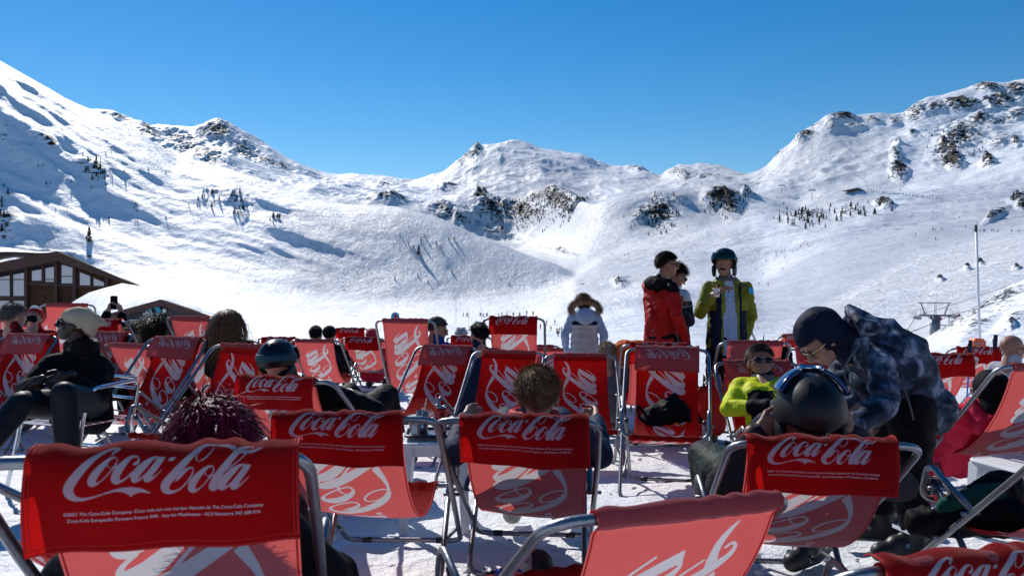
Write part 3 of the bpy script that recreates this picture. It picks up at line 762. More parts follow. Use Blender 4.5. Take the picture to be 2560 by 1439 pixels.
def near_pylon():
    base = px2w(2337, 838, 112); base.z -= 1.5
    r = empty('chairlift_pylon', base, R(-12), label='large grey chairlift pylon standing behind the bending person', cat='pylon')
    s = 112 / FPX
    b = MB(); b.tube([(0, 0, 0), (0, 0, 4.9)], [.85, .80], 20); b.build('column', M['steel'], r, True)
    b = MB(); b.box((.9, .25, 2.2), (.03, .03, 2.2)); b.box((.9, -.05, 2.2), (.03, .03, 2.2))
    for i in range(14): b.box((.9, .1, .25 + i * .32), (.02, .15, .015))
    b.build('ladder', M['steel'], r)
    b = MB(); b.box((0, 0, 5.0), (2.6, .22, .16))
    for x in (-1.3, 0, 1.3): b.bar((x * .4, 0, 4.3), (x, 0, 5.0), .12)
    b.build('crossarm', M['steel'], r)
    b = MB()
    b.box((0, 0, 7.05), (2.8, .08, .07)); b.bar((-2.3, 0, 7.0), (-1.6, 0, 5.1), .2); b.bar((2.3, 0, 7.0), (1.6, 0, 5.1), .2)
    b.bar((0, 0, 5.1), (0, 0, 7.3), .08); b.bar((.25, 0, 5.1), (.25, 0, 7.3), .05)
    for i in range(8): b.bar((0, 0, 5.3 + i * .24), (.25, 0, 5.3 + i * .24), .03)
    b.build('gantry_frame', M['steel'], r)
    for sx in (-1, 1):
        b = MB(); b.box((sx * 3.0, 0, 4.75 + (0 if sx > 0 else -.3)), (.10, 2.2, .10))
        for i in range(8):
            y = -2.1 + i * .6
            b.lathe([(.22, -.05), (.22, .05)], 12, (sx * 3.0 + .12, y, 4.93 + (0 if sx > 0 else -.3)), Matrix.Rotation(R(90), 3, 'Y'))
        b.build('sheave_train', M['steel'], r)
        b = MB()
        for y in (-1.9, -.6, .6, 1.9):
            b.bar((sx * 3.5, y, 4.6), (sx * 3.5, y, 5.7), .05)
        for z in (5.2, 5.7): b.bar((sx * 3.5, -1.9, z), (sx * 3.5, 1.9, z), .05)
        for xx in (1.6, 2.5):
            b.bar((sx * xx, -.5, 5.1), (sx * xx, -.5, 6.0), .05)
        b.bar((sx * 1.6, -.5, 6.0), (sx * 2.5, -.5, 6.0), .05)
        b.box((sx * 3.3, 0, 4.58), (.35, 2.0, .03))
        b.build('service_platform', M['steel'], r)
    r.scale = (.78, .78, .86)
    mm = MB(); mm.box((.9, -.3, 4.45), (.2, .04, .2)); mm.box((3.9, -.3, 5.1), (.2, .04, .2)); mm.build('warning_plate', M['marker'], r)
    # hanging chair
    c = empty('lift_chair', base + Matrix.Rotation(R(-12), 3, 'Z') @ Vector((2.2, 1.2, 1.0)), R(-12), label='empty lift chair hanging beside the large pylon column', cat='lift chair')
    b = MB(); b.tube(round_path([(-1.5, 0, .1), (1.7, 0, .1), (1.9, 0, 1.1), (1.3, .1, 1.9), (-1.2, .1, 1.9)], .3, 5), .06, 8)
    b.bar((0, .1, 1.9), (0, .1, 3.1), .1); b.build('hanger', M['steel'], c)
    b = MB(); b.box((0, -.2, .1), (1.5, .3, .07)); b.build('seat', M['skier_dark'], c)
    b = MB(); b.box((0, .1, .55), (1.5, .04, .3)); b.build('backrest', M['steel'], c)
    # haul ropes
    for sx, dz in ((-1, -.05), (1, .2)):
        a = base + Matrix.Rotation(R(-12), 3, 'Z') @ Vector((sx * 2.34, 0, 4.3 + dz))
        P = []
        e1 = px2w(2200 if sx < 0 else 2150, 870 if sx > 0 else 905, 60); e2 = px2w(2900 if sx > 0 else 2850, 600 + sx * 30, 190)
        for k in range(24):
            t = k / 23; q = e1.lerp(a, t); q.z -= .8 * 4 * t * (1 - t) * .3; P.append(q)
        for k in range(1, 24):
            t = k / 23; q = a.lerp(e2, t); q.z -= 1.2 * 4 * t * (1 - t); P.append(q)
        b = MB(); b.tube(P, .035, 6)
        o = b.build('haul_rope', M['skier_dark']); tag(o, 'dark steel haul rope running over the %s side of the large pylon' % ('left' if sx < 0 else 'right'), 'cable', 'haul ropes of the near chairlift')
near_pylon()
def flag_pole():
    top = px2w(2440, 562, 13); bot = px2w(2450, 860, 13); g = ground_z(13)
    d = (bot - top); t = (g - top.z) / d.z; bot = top + d * t
    r = empty('pole', bot, 0, label='tall thin white pole rising behind the orange bin at right', cat='pole')
    b = MB(); b.tube([Vector((0, 0, 0)), top - bot], [.023, .018], 10); b.build('shaft', M['white_plastic'], r, True)
    b = MB(); b.tube([(top - bot) * .955, (top - bot) * 1.0], .021, 10); b.build('top_band', M['black_plastic'], r)
flag_pole()
# ------------------------------------------------------------------ chalet and hut
M['timber'] = mat('stained_planks', (.11, .048, .020), .6, bump=.8, bscale=3, var=.6, vscale=2, stretch=(1, 1, 9))
M['fascia'] = mat('brown_fascia', (.060, .026, .018), .6, bump=.2, bscale=4, var=.15, vscale=3)
M['frame_brown'] = mat('brown_window_frame', (.055, .022, .016), .55)
M['glass'] = mat('window_glass', (.30, .33, .36), .06, .9)
M['board_dark'] = mat('dark_sign_board', (.022, .026, .032), .5)
M['sign_white'] = mat('white_lettering', (.62, .63, .65), .6)
M['sign_blue'] = mat('blue_sign_panel', (.02, .30, .52), .5)
M['snow_roof'].diffuse_color = (1, 1, 1, 1)
def text_mesh(s, size, align='CENTER', ext=.004):
    c = bpy.data.curves.new('lettering', 'FONT'); c.body = s; c.size = size; c.align_x = align; c.extrude = ext
    o = bpy.data.objects.new('lettering', c); C.objects.link(o)
    dg = bpy.context.evaluated_depsgraph_get()
    me = bpy.data.meshes.new_from_object(o.evaluated_get(dg))
    bpy.data.objects.remove(o); return me
def chalet():
    Y = 60.0; s = Y / FPX
    def P(px, py, dy=0): return px2w(px, py, Y) + Vector((0, dy, 0))
    rdg = P(145, 628); le = P(-330, 722); re = P(366, 722); gz = -5.0
    r = empty('chalet', (rdg.x, Y, gz), 0, label='large brown timber chalet with a snow covered gable roof and tall windows', cat='building')
    o = Vector((rdg.x, Y, gz)); L = lambda v: v - o
    back = Vector((-12.5, 22, 0))
    # wall (set back under the roof overhang)
    wy = Vector((0, 1.3, 0))
    a, t, c = L(le) + Vector((1, 0, -.5)), L(rdg) + Vector((0, 0, -.5)), L(re) + Vector((-1.2, 0, -.12))
    b = MB(); b.prism([Vector((a.x, 0, 0)) + wy, Vector((c.x, 0, 0)) + wy, c + wy, t + wy, a + wy], (-10.2, 18, 0))
    b.build('wall', M['timber'], r)
    # roof slabs
    b = MB(); th = Vector((0, 0, -.30))
    for p, q in ((L(le), L(rdg)), (L(rdg), L(re))):
        b.prism([p, q, q + th, p + th], back)
    b.build('roof', M['fascia'], r)
    b = MB(); th = Vector((0, 0, -.74)); f = Vector((0, -.14, 0))
    for p, q in ((L(le), L(rdg)), (L(rdg), L(re))):
        if q == L(re): qq = q + Vector((0, 0, -.10))
        else: qq = q + th
        pp = p + th
        b.prism([p + f + Vector((0, 0, .02)), q + f + Vector((0, 0, .02)), qq + f, pp + f], (0, .135, 0))
    b.build('fascia_board', M['fascia'], r)
    # snow on the roof
    n = 40; V = []; 
    xs = np.linspace(L(le).x, L(re).x - .3, n); ys = np.linspace(.05, 21, 24)
    zr = lambda x: np.interp(x, [L(le).x, 0, L(re).x], [L(le).z, L(rdg).z, L(re).z])
    G = []
    for yy in ys:
        for x in xs:
            thk = 1.15 * min(1, max(.0, (-.4 - x) / 4.0)) + .05
            e = min(1, (yy + .3) / .8)
            G.append((x - yy * .568, yy, zr(x) + thk * e ** .5 + .05 * math.sin(x * 1.3 + yy)))
    me = mesh_np('snow', G, grid_faces(len(ys), n)); link('roof_snow', me, M['snow_roof'], r)
    # posts and windows on the gable wall: (x0, x1, y_top0, y_top1, y_bot) in photo pixels
    yw = 1.3
    def Q(px, py, d): return L(P(px, py)) * 1.0 + Vector((0, d, 0))
    for (x0, x1, t0, t1, bt) in [(-60, 2, 684, 672, 742), (4, 40, 676, 667, 742), (51, 83, 664, 659, 703), (86, 117, 658, 655, 706), (126, 162, 655, 667, 710), (173, 207, 675, 688, 716), (209, 242, 690, 704, 717), (4, 40, 750, 750, 775), (-60, 2, 750, 750, 775)]:
        w = empty('window', (0, 0, 0)); w.parent = r
        b = MB(); b.prism([Q(x0, bt, yw - .06), Q(x1, bt, yw - .06), Q(x1, t1, yw - .06), Q(x0, t0, yw - .06)], (0, .05, 0)); b.build('pane', M['glass'], w)
        b = MB(); fr = [Q(x0, bt, yw - .1), Q(x1, bt, yw - .1), Q(x1, t1, yw - .1), Q(x0, t0, yw - .1)]
        for i in range(4): b.bar(fr[i], fr[(i + 1) % 4], .10, .14)
        if x1 - x0 > 30 and bt - t0 > 45:
            b.bar(Q(x0, 698 if x0 < 100 else 690, yw - .1), Q(x1, 698 if x0 < 100 else 690, yw - .1), .07)
        b.build('frame', M['frame_brown'], w)
    b = MB()
    for x, tp in ((45, 662), (121, 648), (168, 660), (250, 690)):
        b.bar(Q(x, 860, yw - .22), Q(x, tp, yw - .22), .24, .3)
    b.bar(Q(-100, 745, yw - .2), Q(45, 745, yw - .2), .2); b.bar(Q(45, 708, yw - .2), Q(250, 718, yw - .2), .16)
    b.build('timber_post', M['frame_brown'], r)
chalet()
def hut():
    Y = 32.0
    def P(px, py, Yq=Y): return px2w(px, py, Yq)
    rd, le, re = P(405, 748), P(228, 797), P(560, 800)
    o = Vector((rd.x, Y, -3.0))
    r = empty('snowy_hut', o, 0, label='low hut with a dark sign board under a thick snow mound beside the chalet', cat='hut')
    L = lambda v: v - o
    back = P(305, 736, 42) - rd
    w = Vector((0, .55, 0))
    b = MB(); b.prism([Vector((L(le).x + .4, 0, 0)) + w, Vector((L(re).x - .4, 0, 0)) + w, L(re) + Vector((-.4, 0, -.1)) + w, L(rd) + Vector((0, 0, -.1)) + w, L(le) + Vector((.4, 0, -.1)) + w], Vector((-4.5, 7.5, 0)))
    b.build('wall', M['board_dark'], r)
    b = MB()
    for p, q in ((L(le), L(rd)), (L(rd), L(re))):
        b.prism([p, q, q + Vector((0, 0, -.06)), p + Vector((0, 0, -.06))], back)
    b.build('roof', M['fascia'], r)
    b = MB(); f = Vector((0, -.10, 0)); t = Vector((0, 0, -.25))
    for p, q in ((L(le), L(rd)), (L(rd), L(re))):
        b.prism([p + f, q + f, q + f + t, p + f + t], (0, .095, 0))
    b.build('fascia_board', M['fascia'], r)
    # snow mound: a thick blanket that swells behind the ridge
    n = 70; m = 40; G = []
    for j in range(m):
        v = j / (m - 1)
        for i in range(n):
            u = i / (n - 1)
            x = L(le).x + u * (L(re).x - L(le).x + .1)
            z = np.interp(x, [L(le).x, 0, L(re).x], [L(le).z, L(rd).z, L(re).z])
            th = .14 + .55 * math.sin(math.pi * min(1, v * 1.2) * .5) * (1 + .2 * math.sin(u * 5 + v * 3 + 1)) * min(1, 5 * min(u, 1 - u)) ** .6
            if v < .06: th *= v / .06
            sm = .12 * math.exp(-(x / .8) ** 2) * -1 * min(1, v * 4)
            q = back * v
            G.append((x + q.x, q.y, z + q.z * .8 + th + sm + .02))
    me = mesh_np('snow', G, grid_faces(m, n)); link('roof_snow', me, M['snow_roof'], r)
    # sign
    k = Y / FPX
    d = 32.44
    def put(s, px, py, size, mt=M['sign_white']):
        me = text_mesh(s, size)
        for v in me.vertices: v.co = Vector((v.co.x, -v.co.z, v.co.y))
        q = px2w(px, py, d) - o
        link('lettering', me, mt, r).location = q
    put('PEAK', 371, 790, .20); put('EXPERIENCE', 371, 797.5, .125); b = MB(); b.prism([q2 - o for q2 in (px2w(322, 799, d), px2w(350, 799, d), px2w(350, 801.5, d), px2w(322, 801.5, d))], (0, -.01, 0)); b.build('pale_strip', M['sign_white'], r)
    put('ON', 325, 822, .20)
    em = MB(); q = lambda px, py: px2w(px, py, d - .02) - o
    em.prism([q(359, 790), q(366, 776), q(372, 782), q(377, 775), q(384, 790), q(380, 786), q(376, 781), q(372, 786), q(367, 781)], (0, -.01, 0))
    em.build('emblem', M['sign_white'], r)
    em = MB(); em.prism([q(366, 774), q(371, 769), q(379, 770), q(379, 775), q(374, 777), q(369, 777)], (0, -.012, 0)); em.build('emblem', M['sign_blue'], r)
    em = MB(); em.prism([q(383, 765), q(394, 764), q(402, 772), q(402, 783), q(393, 781)], (0, -.01, 0)); em.build('blue_panel', M['sign_blue'], r)
    em = MB(); em.lathe([(.07, -.03), (.09, 0), (.07, .03)], 10, q(411, 776), Matrix.Rotation(R(90), 3, 'X')); em.build('wall_lamp', M['sign_white'], r)
hut()
# far hut on the right ridge
def far_hut():
    p = on_snow(2140, 478)
    r = empty('far_hut', p, R(20), label='tiny brown hut with a snowy roof on the right ridge', cat='hut')
    b = MB(); b.prism([(-16, 0, 0), (16, 0, 0), (16, 0, 1), (4, 0, 5), (-16, 0, 1)], (0, 10, 0)); b.build('wall', M['timber'], r)
    b = MB(); b.prism([(-20, -1, 1.2), (4, -1, 6.6), (19, -1, 1.4), (19, -1, .7), (4, -1, 5.2), (-20, -1, .7)], (0, 12, 0)); b.build('roof', M['snow_roof'], r)
far_hut()
# ------------------------------------------------------------------ the script lettering, as a signed distance field stored on the cloth
LSTR = [  # strokes: (x, y, half width)
 [(640,172,14),(668,140,20),(712,112,14),(705,92,14),(660,82,16),(600,96,20),(520,130,28),(410,205,40),(290,320,50),(195,440,57),(135,540,60),(128,610,58),(165,665,46),(215,697,32),(290,708,20),(390,697,14),(500,668,11),(600,640,11),(660,628,14)],
 [(685,222,11),(640,222,16),(580,262,26),(515,325,40),(450,395,48),(410,465,52),(402,508,46),(430,530,26),(480,518,12),(540,475,9),(600,415,9),(660,345,9),(700,285,10),(706,245,10),(685,222,11)],
 [(590,270,8),(585,305,8),(610,335,9),(655,348,9),(715,330,11),(780,282,16)],
 [(915,308,16),(945,296,18),(972,262,13),(962,225,12),(925,210,13),(870,228,20),(800,290,34),(735,370,46),(695,440,52),(690,490,48),(715,515,30),(770,508,15),(830,470,11),(900,405,12)],
 [(1215,212,9),(1180,212,13),(1120,245,25),(1050,310,40),(975,385,48),(930,455,48),(918,500,34),(950,515,18),(1000,490,11),(1060,430,9)],
 [(1235,245,38),(1180,330,40),(1115,420,42),(1072,490,38),(1085,508,26),(1130,498,14),(1190,450,9),(1262,373,7)],
 [(1980,75,12),(1900,74,12),(1820,76,14),(1740,112,25),(1640,195,40),(1545,290,45),(1450,390,48),(1365,490,52),(1305,570,54),(1300,630,50),(1335,670,34),(1395,678,18),(1460,658,12),(1535,600,10),(1600,520,10),(1640,450,11),(1648,400,12),(1620,376,11),(1575,388,17),(1520,430,24),(1470,485,25),(1440,525,12),(1415,562,3)],
 [(1880,80,8),(1892,115,9),(1872,180,9),(1822,250,9),(1755,295,10),(1700,298,10),(1682,262,9),(1712,195,8),(1775,130,8),(1850,88,8)],
 [(1885,380,11),(1845,380,16),(1790,415,26),(1725,475,38),(1665,545,46),(1635,610,48),(1632,655,42),(1665,678,24),(1715,665,12),(1770,620,9),(1830,555,9),(1880,485,9),(1908,430,10),(1905,395,11),(1885,380,11)],
 [(1800,420,8),(1795,455,8),(1820,490,9),(1860,505,9),(1900,500,9),(1935,490,10)],
 [(2368,132,9),(2392,100,9),(2370,76,11),(2310,92,20),(2225,170,32),(2130,285,38),(2030,410,44),(1945,530,48),(1900,620,48),(1895,655,36),(1925,672,20),(1970,650,12),(2010,610,11)],
 [(2295,232,7),(2235,300,8),(2150,375,9),(2060,440,9),(2010,470,10)],
 [(2305,365,9),(2270,365,13),(2210,398,25),(2140,463,40),(2065,538,48),(2020,608,48),(2008,652,34),(2040,668,18),(2090,643,11),(2150,583,9)],
 [(2325,398,38),(2270,483,40),(2205,573,42),(2162,643,38),(2175,661,26),(2220,651,14),(2280,603,9),(2358,520,7)]]
LPOL = [[(1190,203),(1300,210),(1270,262),(1200,250)], [(1355,212),(1425,212),(1390,268),(1320,268)], [(2280,358),(2388,365),(2355,418),(2290,405)],
 [(1900,64),(1980,66),(2060,82),(2130,106),(2200,132),(2172,158),(2147,184),(2090,152),(2030,118),(1960,92),(1900,84)],
 [(640,618),(700,604),(760,593),(820,588),(880,588),(940,594),(1000,608),(1060,632),(1110,660),(1162,698),(1110,680),(1060,668),(1010,660),(965,662),(925,678),(900,692),(885,714),(868,692),(845,672),(800,650),(760,641),(700,636),(640,642)],
 [(2290,152),(2330,160),(2380,160),(2430,146),(2480,122),(2542,86),(2500,140),(2450,180),(2400,202),(2350,211),(2290,216),(2230,212)]]
def logo_field(u, v):
    """u, v arrays in logo widths (0..1, baseline box bottom = 0); returns ink distance (positive inside) in logo widths"""
    x = 68 + u * 2472; y = 730 - v * 2472
    best = np.full(x.shape, 1e9)
    for st in LSTR:
        P = catmull(st, 4)
        lo = P[:, :2].min(0) - 130; hi = P[:, :2].max(0) + 130
        mk = (x > lo[0]) & (x < hi[0]) & (y > lo[1]) & (y < hi[1])
        if not mk.any(): continue
        xx = x[mk]; yy = y[mk]; b = best[mk]
        for a, c in zip(P[:-1], P[1:]):
            dx, dy = c[0] - a[0], c[1] - a[1]; L = dx * dx + dy * dy + 1e-9
            t = np.clip(((xx - a[0]) * dx + (yy - a[1]) * dy) / L, 0, 1)
            d = np.hypot(xx - a[0] - t * dx, yy - a[1] - t * dy) - (a[2] + (c[2] - a[2]) * t)
            b = np.minimum(b, d)
        best[mk] = b
    for pl in LPOL:
        P = np.array(pl, float); lo = P.min(0) - 130; hi = P.max(0) + 130
        mk = (x > lo[0]) & (x < hi[0]) & (y > lo[1]) & (y < hi[1])
        if not mk.any(): continue
        xx = x[mk]; yy = y[mk]; d = np.full(xx.shape, 1e9); ins = np.zeros(xx.shape, bool)
        for a, c in zip(P, np.roll(P, -1, 0)):
            dx, dy = c - a; L = dx * dx + dy * dy + 1e-9
            t = np.clip(((xx - a[0]) * dx + (yy - a[1]) * dy) / L, 0, 1)
            d = np.minimum(d, np.hypot(xx - a[0] - t * dx, yy - a[1] - t * dy))
            cr = ((a[1] > yy) != (c[1] > yy)) & (xx < (c[0] - a[0]) * (yy - a[1]) / (c[1] - a[1] + 1e-9) + a[0])
            ins ^= cr
        best[mk] = np.minimum(best[mk], np.where(ins, -d, d))
    return -np.clip(best, -200, 200) / 2472
W2 = .225         # half width of the canvas
_cache = {}
def bez(p, t): 
    t = t[:, None]; p = [np.array(q, float) for q in p]
    return p[0] * (1 - t) ** 3 + 3 * p[1] * t * (1 - t) ** 2 + 3 * p[2] * t * t * (1 - t) + p[3] * t ** 3
def chair_geo(h):
    """side profile (y, z) for a given height of the top bar"""
    L = 1.30; F = np.array([.62, .02]); dz = h - F[1]; dy = math.sqrt(max(L * L - dz * dz, .01))
    T = np.array([F[0] - dy, h])
    if T[0] < -.6: T[0] = -.6
    d = T - F
    P = F + d * .46
    e = min(.10, max(-.16, h - .90)); S = np.array([.50, .40 + .7 * e]); A = np.array([.44, .585 + .9 * e])
    return dict(T=T, F=F, P=P, S=S, A=A, d=d / np.linalg.norm(d))
def cloth_mesh(kind, h, res, sag, seed, flapdir=0):
    key = (kind, round(h, 3), res, sag, seed, flapdir)
    if key in _cache: return _cache[key]
    g = chair_geo(h); T, S = g['T'], g['S']
    rs = np.random.RandomState(seed); ph = rs.rand(6) * 6.28
    step = {2: .0032, 1: .006, 0: .010}[res]
    if kind == 'sling':
        P = bez([T, T + np.array([.12, -.36]), np.array([.14, .17 - sag]), S + np.array([-.03, .0])], np.linspace(0, 1, 400))
        # wrap over the two bars
        top = [(T[0] + .022 * math.cos(a), T[1] + .022 * math.sin(a)) for a in np.linspace(R(-25), R(215), 12)]
        bot = [(S[0] + .020 * math.cos(a), S[1] + .020 * math.sin(a)) for a in np.linspace(R(120), R(-70), 10)]
        P = np.vstack([top, P[12:-8], bot])
    else:
        hh = .152
        sgn = -1 if flapdir == 0 else 1      # 0: hangs behind, 1: thrown over to the front
        o = .027
        a0, a1 = (R(40), R(180)) if flapdir == 0 else (R(150), R(10))
        top = [(T[0] + (o + .014) * math.cos(a) + .010 * (1 if flapdir == 0 else -1), T[1] + o * math.sin(a)) for a in np.linspace(a0, a1, 14)]
        x1, z1 = top[-1]
        dn = [(x1 + sgn * (.012 * math.sin(t * 3) ) + (.0 if flapdir == 0 else .085 * t), z1 - t * hh) for t in np.linspace(.02, 1, 60)]
        P = np.array(top + dn)
    s = np.concatenate([[0], np.cumsum(np.hypot(*np.diff(P, axis=0).T))])
    n = int(s[-1] / step) + 1; ss = np.linspace(0, s[-1], n)
    py = np.interp(ss, s, P[:, 0]); pz = np.interp(ss, s, P[:, 1])
    ty = np.gradient(py); tz = np.gradient(pz); tl = np.hypot(ty, tz) + 1e-9
    ny, nz = -tz / tl, ty / tl
    m = int(2 * W2 / step) + 1; xs = np.linspace(-W2, W2, m) if kind == 'sling' else np.linspace(-W2 - .006, W2 + .004, m)
    X, SS = np.meshgrid(xs, ss)
    u = X / W2
    # folds: gathers on the bars, soft billow between
    g1 = np.exp(-((SS - .02) / .07) ** 2); 
    w = .0030 * np.sin(X * 70 + ph[0] + 3 * np.sin(X * 17 + ph[1])) * g1
    if kind == 'sling':
        Ls = ss[-1]
        g2 = np.exp(-((SS - Ls + .03) / .09) ** 2)
        w = w + .0035 * np.sin(X * 85 + ph[2]) * g2 + .010 * np.sin(X * 6 + ph[3]) * np.sin(SS / Ls * 3.1) - .014 * (1 - u * u) * np.sin(np.clip(SS / Ls, 0, 1) * math.pi)
        Xn = X * (1 - .035 * np.sin(np.clip(SS / Ls, 0, 1) * math.pi))
    else:
        Ls = ss[-1]; f = np.clip((SS - .05) / .16, 0, 1)
        w = w + f * (.010 * np.sin(X * 13 + ph[3] + SS * 6) + .005 * np.sin(X * 31 + ph[4])) - f * .006 * np.abs(u) ** 6
        Xn = X + f * .006 * math.sin(ph[5])
    Yv = py[:, None] + ny[:, None] * w; Zv = pz[:, None] + nz[:, None] * w
    if kind == 'flap': Zv = Zv + .006 * np.sin(X * 8 + ph[2]) * f + .004 * np.sin(X * 40 + ph[1]) * g1
    V = np.stack([Xn, Yv, Zv], -1).reshape(-1, 3)
    F = grid_faces(n, m)
    # winding: printed side is the sitter's side on the sling, and the outer side on the flap hung behind
    me = mesh_np(kind, V, F)
    no = np.zeros(len(me.polygons) * 3); me.polygons.foreach_get('normal', no); no = no.reshape(-1, 3)
    mid = no[(n // 2) * (m - 1) + m // 2]
    want = (mid[1] > 0) if kind == 'sling' else (mid[1] < 0)
    if not want: me = mesh_np(kind, V, F[:, ::-1])
    if kind == 'sling':
        U = 1 - (SS - .13) / 1.12; Vv = (X + .15) / 1.12
        scale = 1.12
    else:
        wl = .335
        U = (X + wl / 2) / wl; Vv = ((.147 if flapdir == 0 else .172) - SS) / wl
        scale = wl
    ink = logo_field(U, Vv) * scale
    me.attributes.new('ink', 'FLOAT', 'POINT').data.foreach_set('value', ink.astype(np.float32).ravel())
    me.materials.append(M['canvas'])
    _cache[key] = (me, (xs, ss, V.reshape(n, m, 3)))
    return _cache[key]
_small = {}
def small_print(key, grid, flapdir):
    if key in _small: return _small[key]
    xs, ss, G = grid
    t1 = text_mesh('\u00a92021 The Coca-Cola Company. Coca-cola est une marque d\u00e9pos\u00e9e de The Coca-Cola Company', .0082, ext=0)
    t2 = text_mesh('Coca-Cola Europacific Partners France SAS - Issy les Moulineaux - RCS Nanterre 343 688 016', .0082, ext=0)
    bm = bmesh.new()
    for me, sy in ((t1, .172), (t2, .1835)):
        w = max(v.co.x for v in me.vertices) - min(v.co.x for v in me.vertices)
        k = .335 / w if sy < .18 else .325 / w
        for v in me.vertices:
            x = v.co.x * k; s = sy - v.co.y
            fx = (x - xs[0]) / (xs[-1] - xs[0]) * (len(xs) - 1); fs = s / ss[-1] * (len(ss) - 1)
            i = int(min(max(fx, 0), len(xs) - 2)); j = int(min(max(fs, 0), len(ss) - 2)); a = fx - i; b = fs - j
            p = G[j, i] * (1 - a) * (1 - b) + G[j, i + 1] * a * (1 - b) + G[j + 1, i] * (1 - a) * b + G[j + 1, i + 1] * a * b
            v.co = Vector(p) + Vector((0, -.0009, 0))
        bm.from_mesh(me)
    out = bpy.data.meshes.new('small_print'); bm.to_mesh(out); bm.free(); out.materials.append(M['print_white'])
    _small[key] = out; return out
_fr = {}
def frame_meshes(h, seg):
    if (h, seg) in _fr: return _fr[(h, seg)]
    g = chair_geo(h); T, F, P, S, A, d = (g[k] for k in 'TFPSAd')
    W = .295; Wb = .275; r = .0122
    kink = F + (T - F) * .72 + np.array([.0, -.012])
    up = T - np.array([0, 0])
    pts = []
    def p3(x, q): return Vector((x, float(q[0]), float(q[1])))
    path = [p3(-Wb, F), p3(-W, kink), p3(-W, T), p3(W, T), p3(W, kink), p3(Wb, F)]
    back = round_path(path, [.06, .10, .075, .075, .10, .06], 6, closed=True)
    b = MB(); b.tube(back, r, seg, closed=True)
    bf = b.mesh('back_frame', True, [M['alu']])
    # arm frame: pivots, arms, front bend, seat bar
    W3 = .272
    P0 = P + np.array([0., .0])
    path = [p3(-W + .028, P0), p3(-W3, A), p3(-W3, S), p3(W3, S), p3(W3, A), p3(W - .028, P0)]
    arm = round_path(path, [0, .055, .075, .075, .055, 0], 6)
    b = MB(); b.tube(arm, r * .95, seg)
    for sx in (-1, 1):
        b.tube([p3(sx * (W - .045), P0), p3(sx * (W + .022), P0)], .008, 8)
    af = b.mesh('arm_frame', True, [M['alu']])
    # rear legs: from under the arm bend, back and down to a floor bar
    W4 = .245; U = np.array([A[0] - .005, A[1] - .085]); G = np.array([.06, .02])
    path = [p3(-W4, U), p3(-W4, G), p3(W4, G), p3(W4, U)]
    b = MB(); b.tube(round_path(path, [0, .06, .06, 0], 6), r, seg)
    mid = U + (G - U) * .62; q = F + (T - F) * .12
    for sx in (-1, 1):
        b.tube([p3(sx * (W4 + .01), mid), p3(sx * (Wb - .012), q)], r * .62, 8)
        b.tube([p3(sx * (W4 - .01), U + (G - U) * .04), p3(sx * (W3 + .012), U + (G - U) * .04)], .008, 8)
    b.cur = 1
    for sx in (-1, 1):
        e = U + (U - G) / np.linalg.norm(U - G) * .012
        b.tube([p3(sx * W4, U - (U - G) / np.linalg.norm(U - G) * .01), p3(sx * W4, e)], r * 1.12, 8)
    for q_, w_ in ((F, Wb), (G, W4)):
        for sx in (-1, 1):
            b.tube([(sx * (w_ - .075), q_[0], q_[1]), (sx * (w_ - .12), q_[0], q_[1])], r * 1.22, 8)
    lf = b.mesh('leg_frame', True, [M['alu'], M['black_plastic']])
    _fr[(h, seg)] = (bf, af, lf); return _fr[(h, seg)]
_seam = {}
def deck_chair(px, top, w, rot, label, flap=0, h=None, res=0, sag=0., dx=0., Y=None, z=None):
    """px, top: picture position of the middle of the top bar; w: picture width of the canvas; rot: heading (0 = faces away)"""
    Yt = Y or .45 * FPX * max(.35, abs(math.cos(R(rot)))) / w
    X = (px - CX) / FPX * Yt; zt = CH + (CY - top) / FPX * Yt
    gz = ground_z(Yt)
    hh = zt - gz - .016
    hh = min(1.17, max(.74, hh)); hh = round(hh * 40) / 40
    g = chair_geo(hh)
    # root so that the top bar lands at (X, Yt)
    c, s = math.cos(R(rot)), math.sin(R(rot))
    ty = g['T'][0]
    ox, oy = X + s * ty - c * dx, Yt - c * ty - s * dx
    r = empty('deck_chair', (ox, oy, zt - hh - .016), R(rot), label=label, cat='deck chair', group='red deck chairs with white script on the terrace')
    seg = 14 if res == 2 else 10 if res == 1 else 8
    bf, af, lf = frame_meshes(hh, seg)
    link('back_frame', bf, None, r); link('arm_frame', af, None, r); link('leg_frame', lf, None, r)
    sd_ = int(px) % 4
    me, grid = cloth_mesh('sling', hh, res, sag, sd_)
    sl = link('sling', me, None, r); sl.location.x = dx
    if res >= 1:
        k = ('seam', hh, res, sag, sd_)
        if k not in _seam:
            xs, ss, G = grid; b = MB()
            for col in (2, -3):
                pts = [Vector(p) for p in G[::6, col]]
                b.tube(pts, .0022, 4)
            _seam[k] = b.mesh('seam', True, [M['canvas_trim']])
        link('seam', _seam[k], None, sl)
    if flap in (0, 1):
        me, grid = cloth_mesh('flap', hh, res, 0, (int(px) // 3) % 5, flap)
        fl = link('headrest_flap', me, None, r); fl.location.x = dx
        if res >= 1:
            k = ('hem', hh, res, flap, (int(px) // 3) % 5)
            if k not in _seam:
                xs, ss, G = grid; b = MB()
                for off in (3, -4):
                    b.tube([Vector(p) for p in G[::4, off]], .0010, 4); b.tube([Vector(p) for p in G[:, 1 if off == 3 else -2][::4]], .0018, 4)
                b.tube([Vector(p) for p in G[-2, ::5]], .0018, 4); b.tube([Vector(p) for p in G[-5 if res == 2 else -3, ::5]], .0009, 4)
                _seam[k] = b.mesh('hem', True, [M['canvas_trim']])
            link('hem', _seam[k], None, fl)
        if res == 2 and flap == 0:
            link('small_print', small_print((hh, (int(px) // 3) % 5), grid, flap), None, fl)
    r['top'] = (X, Yt, zt)
    return r, hh
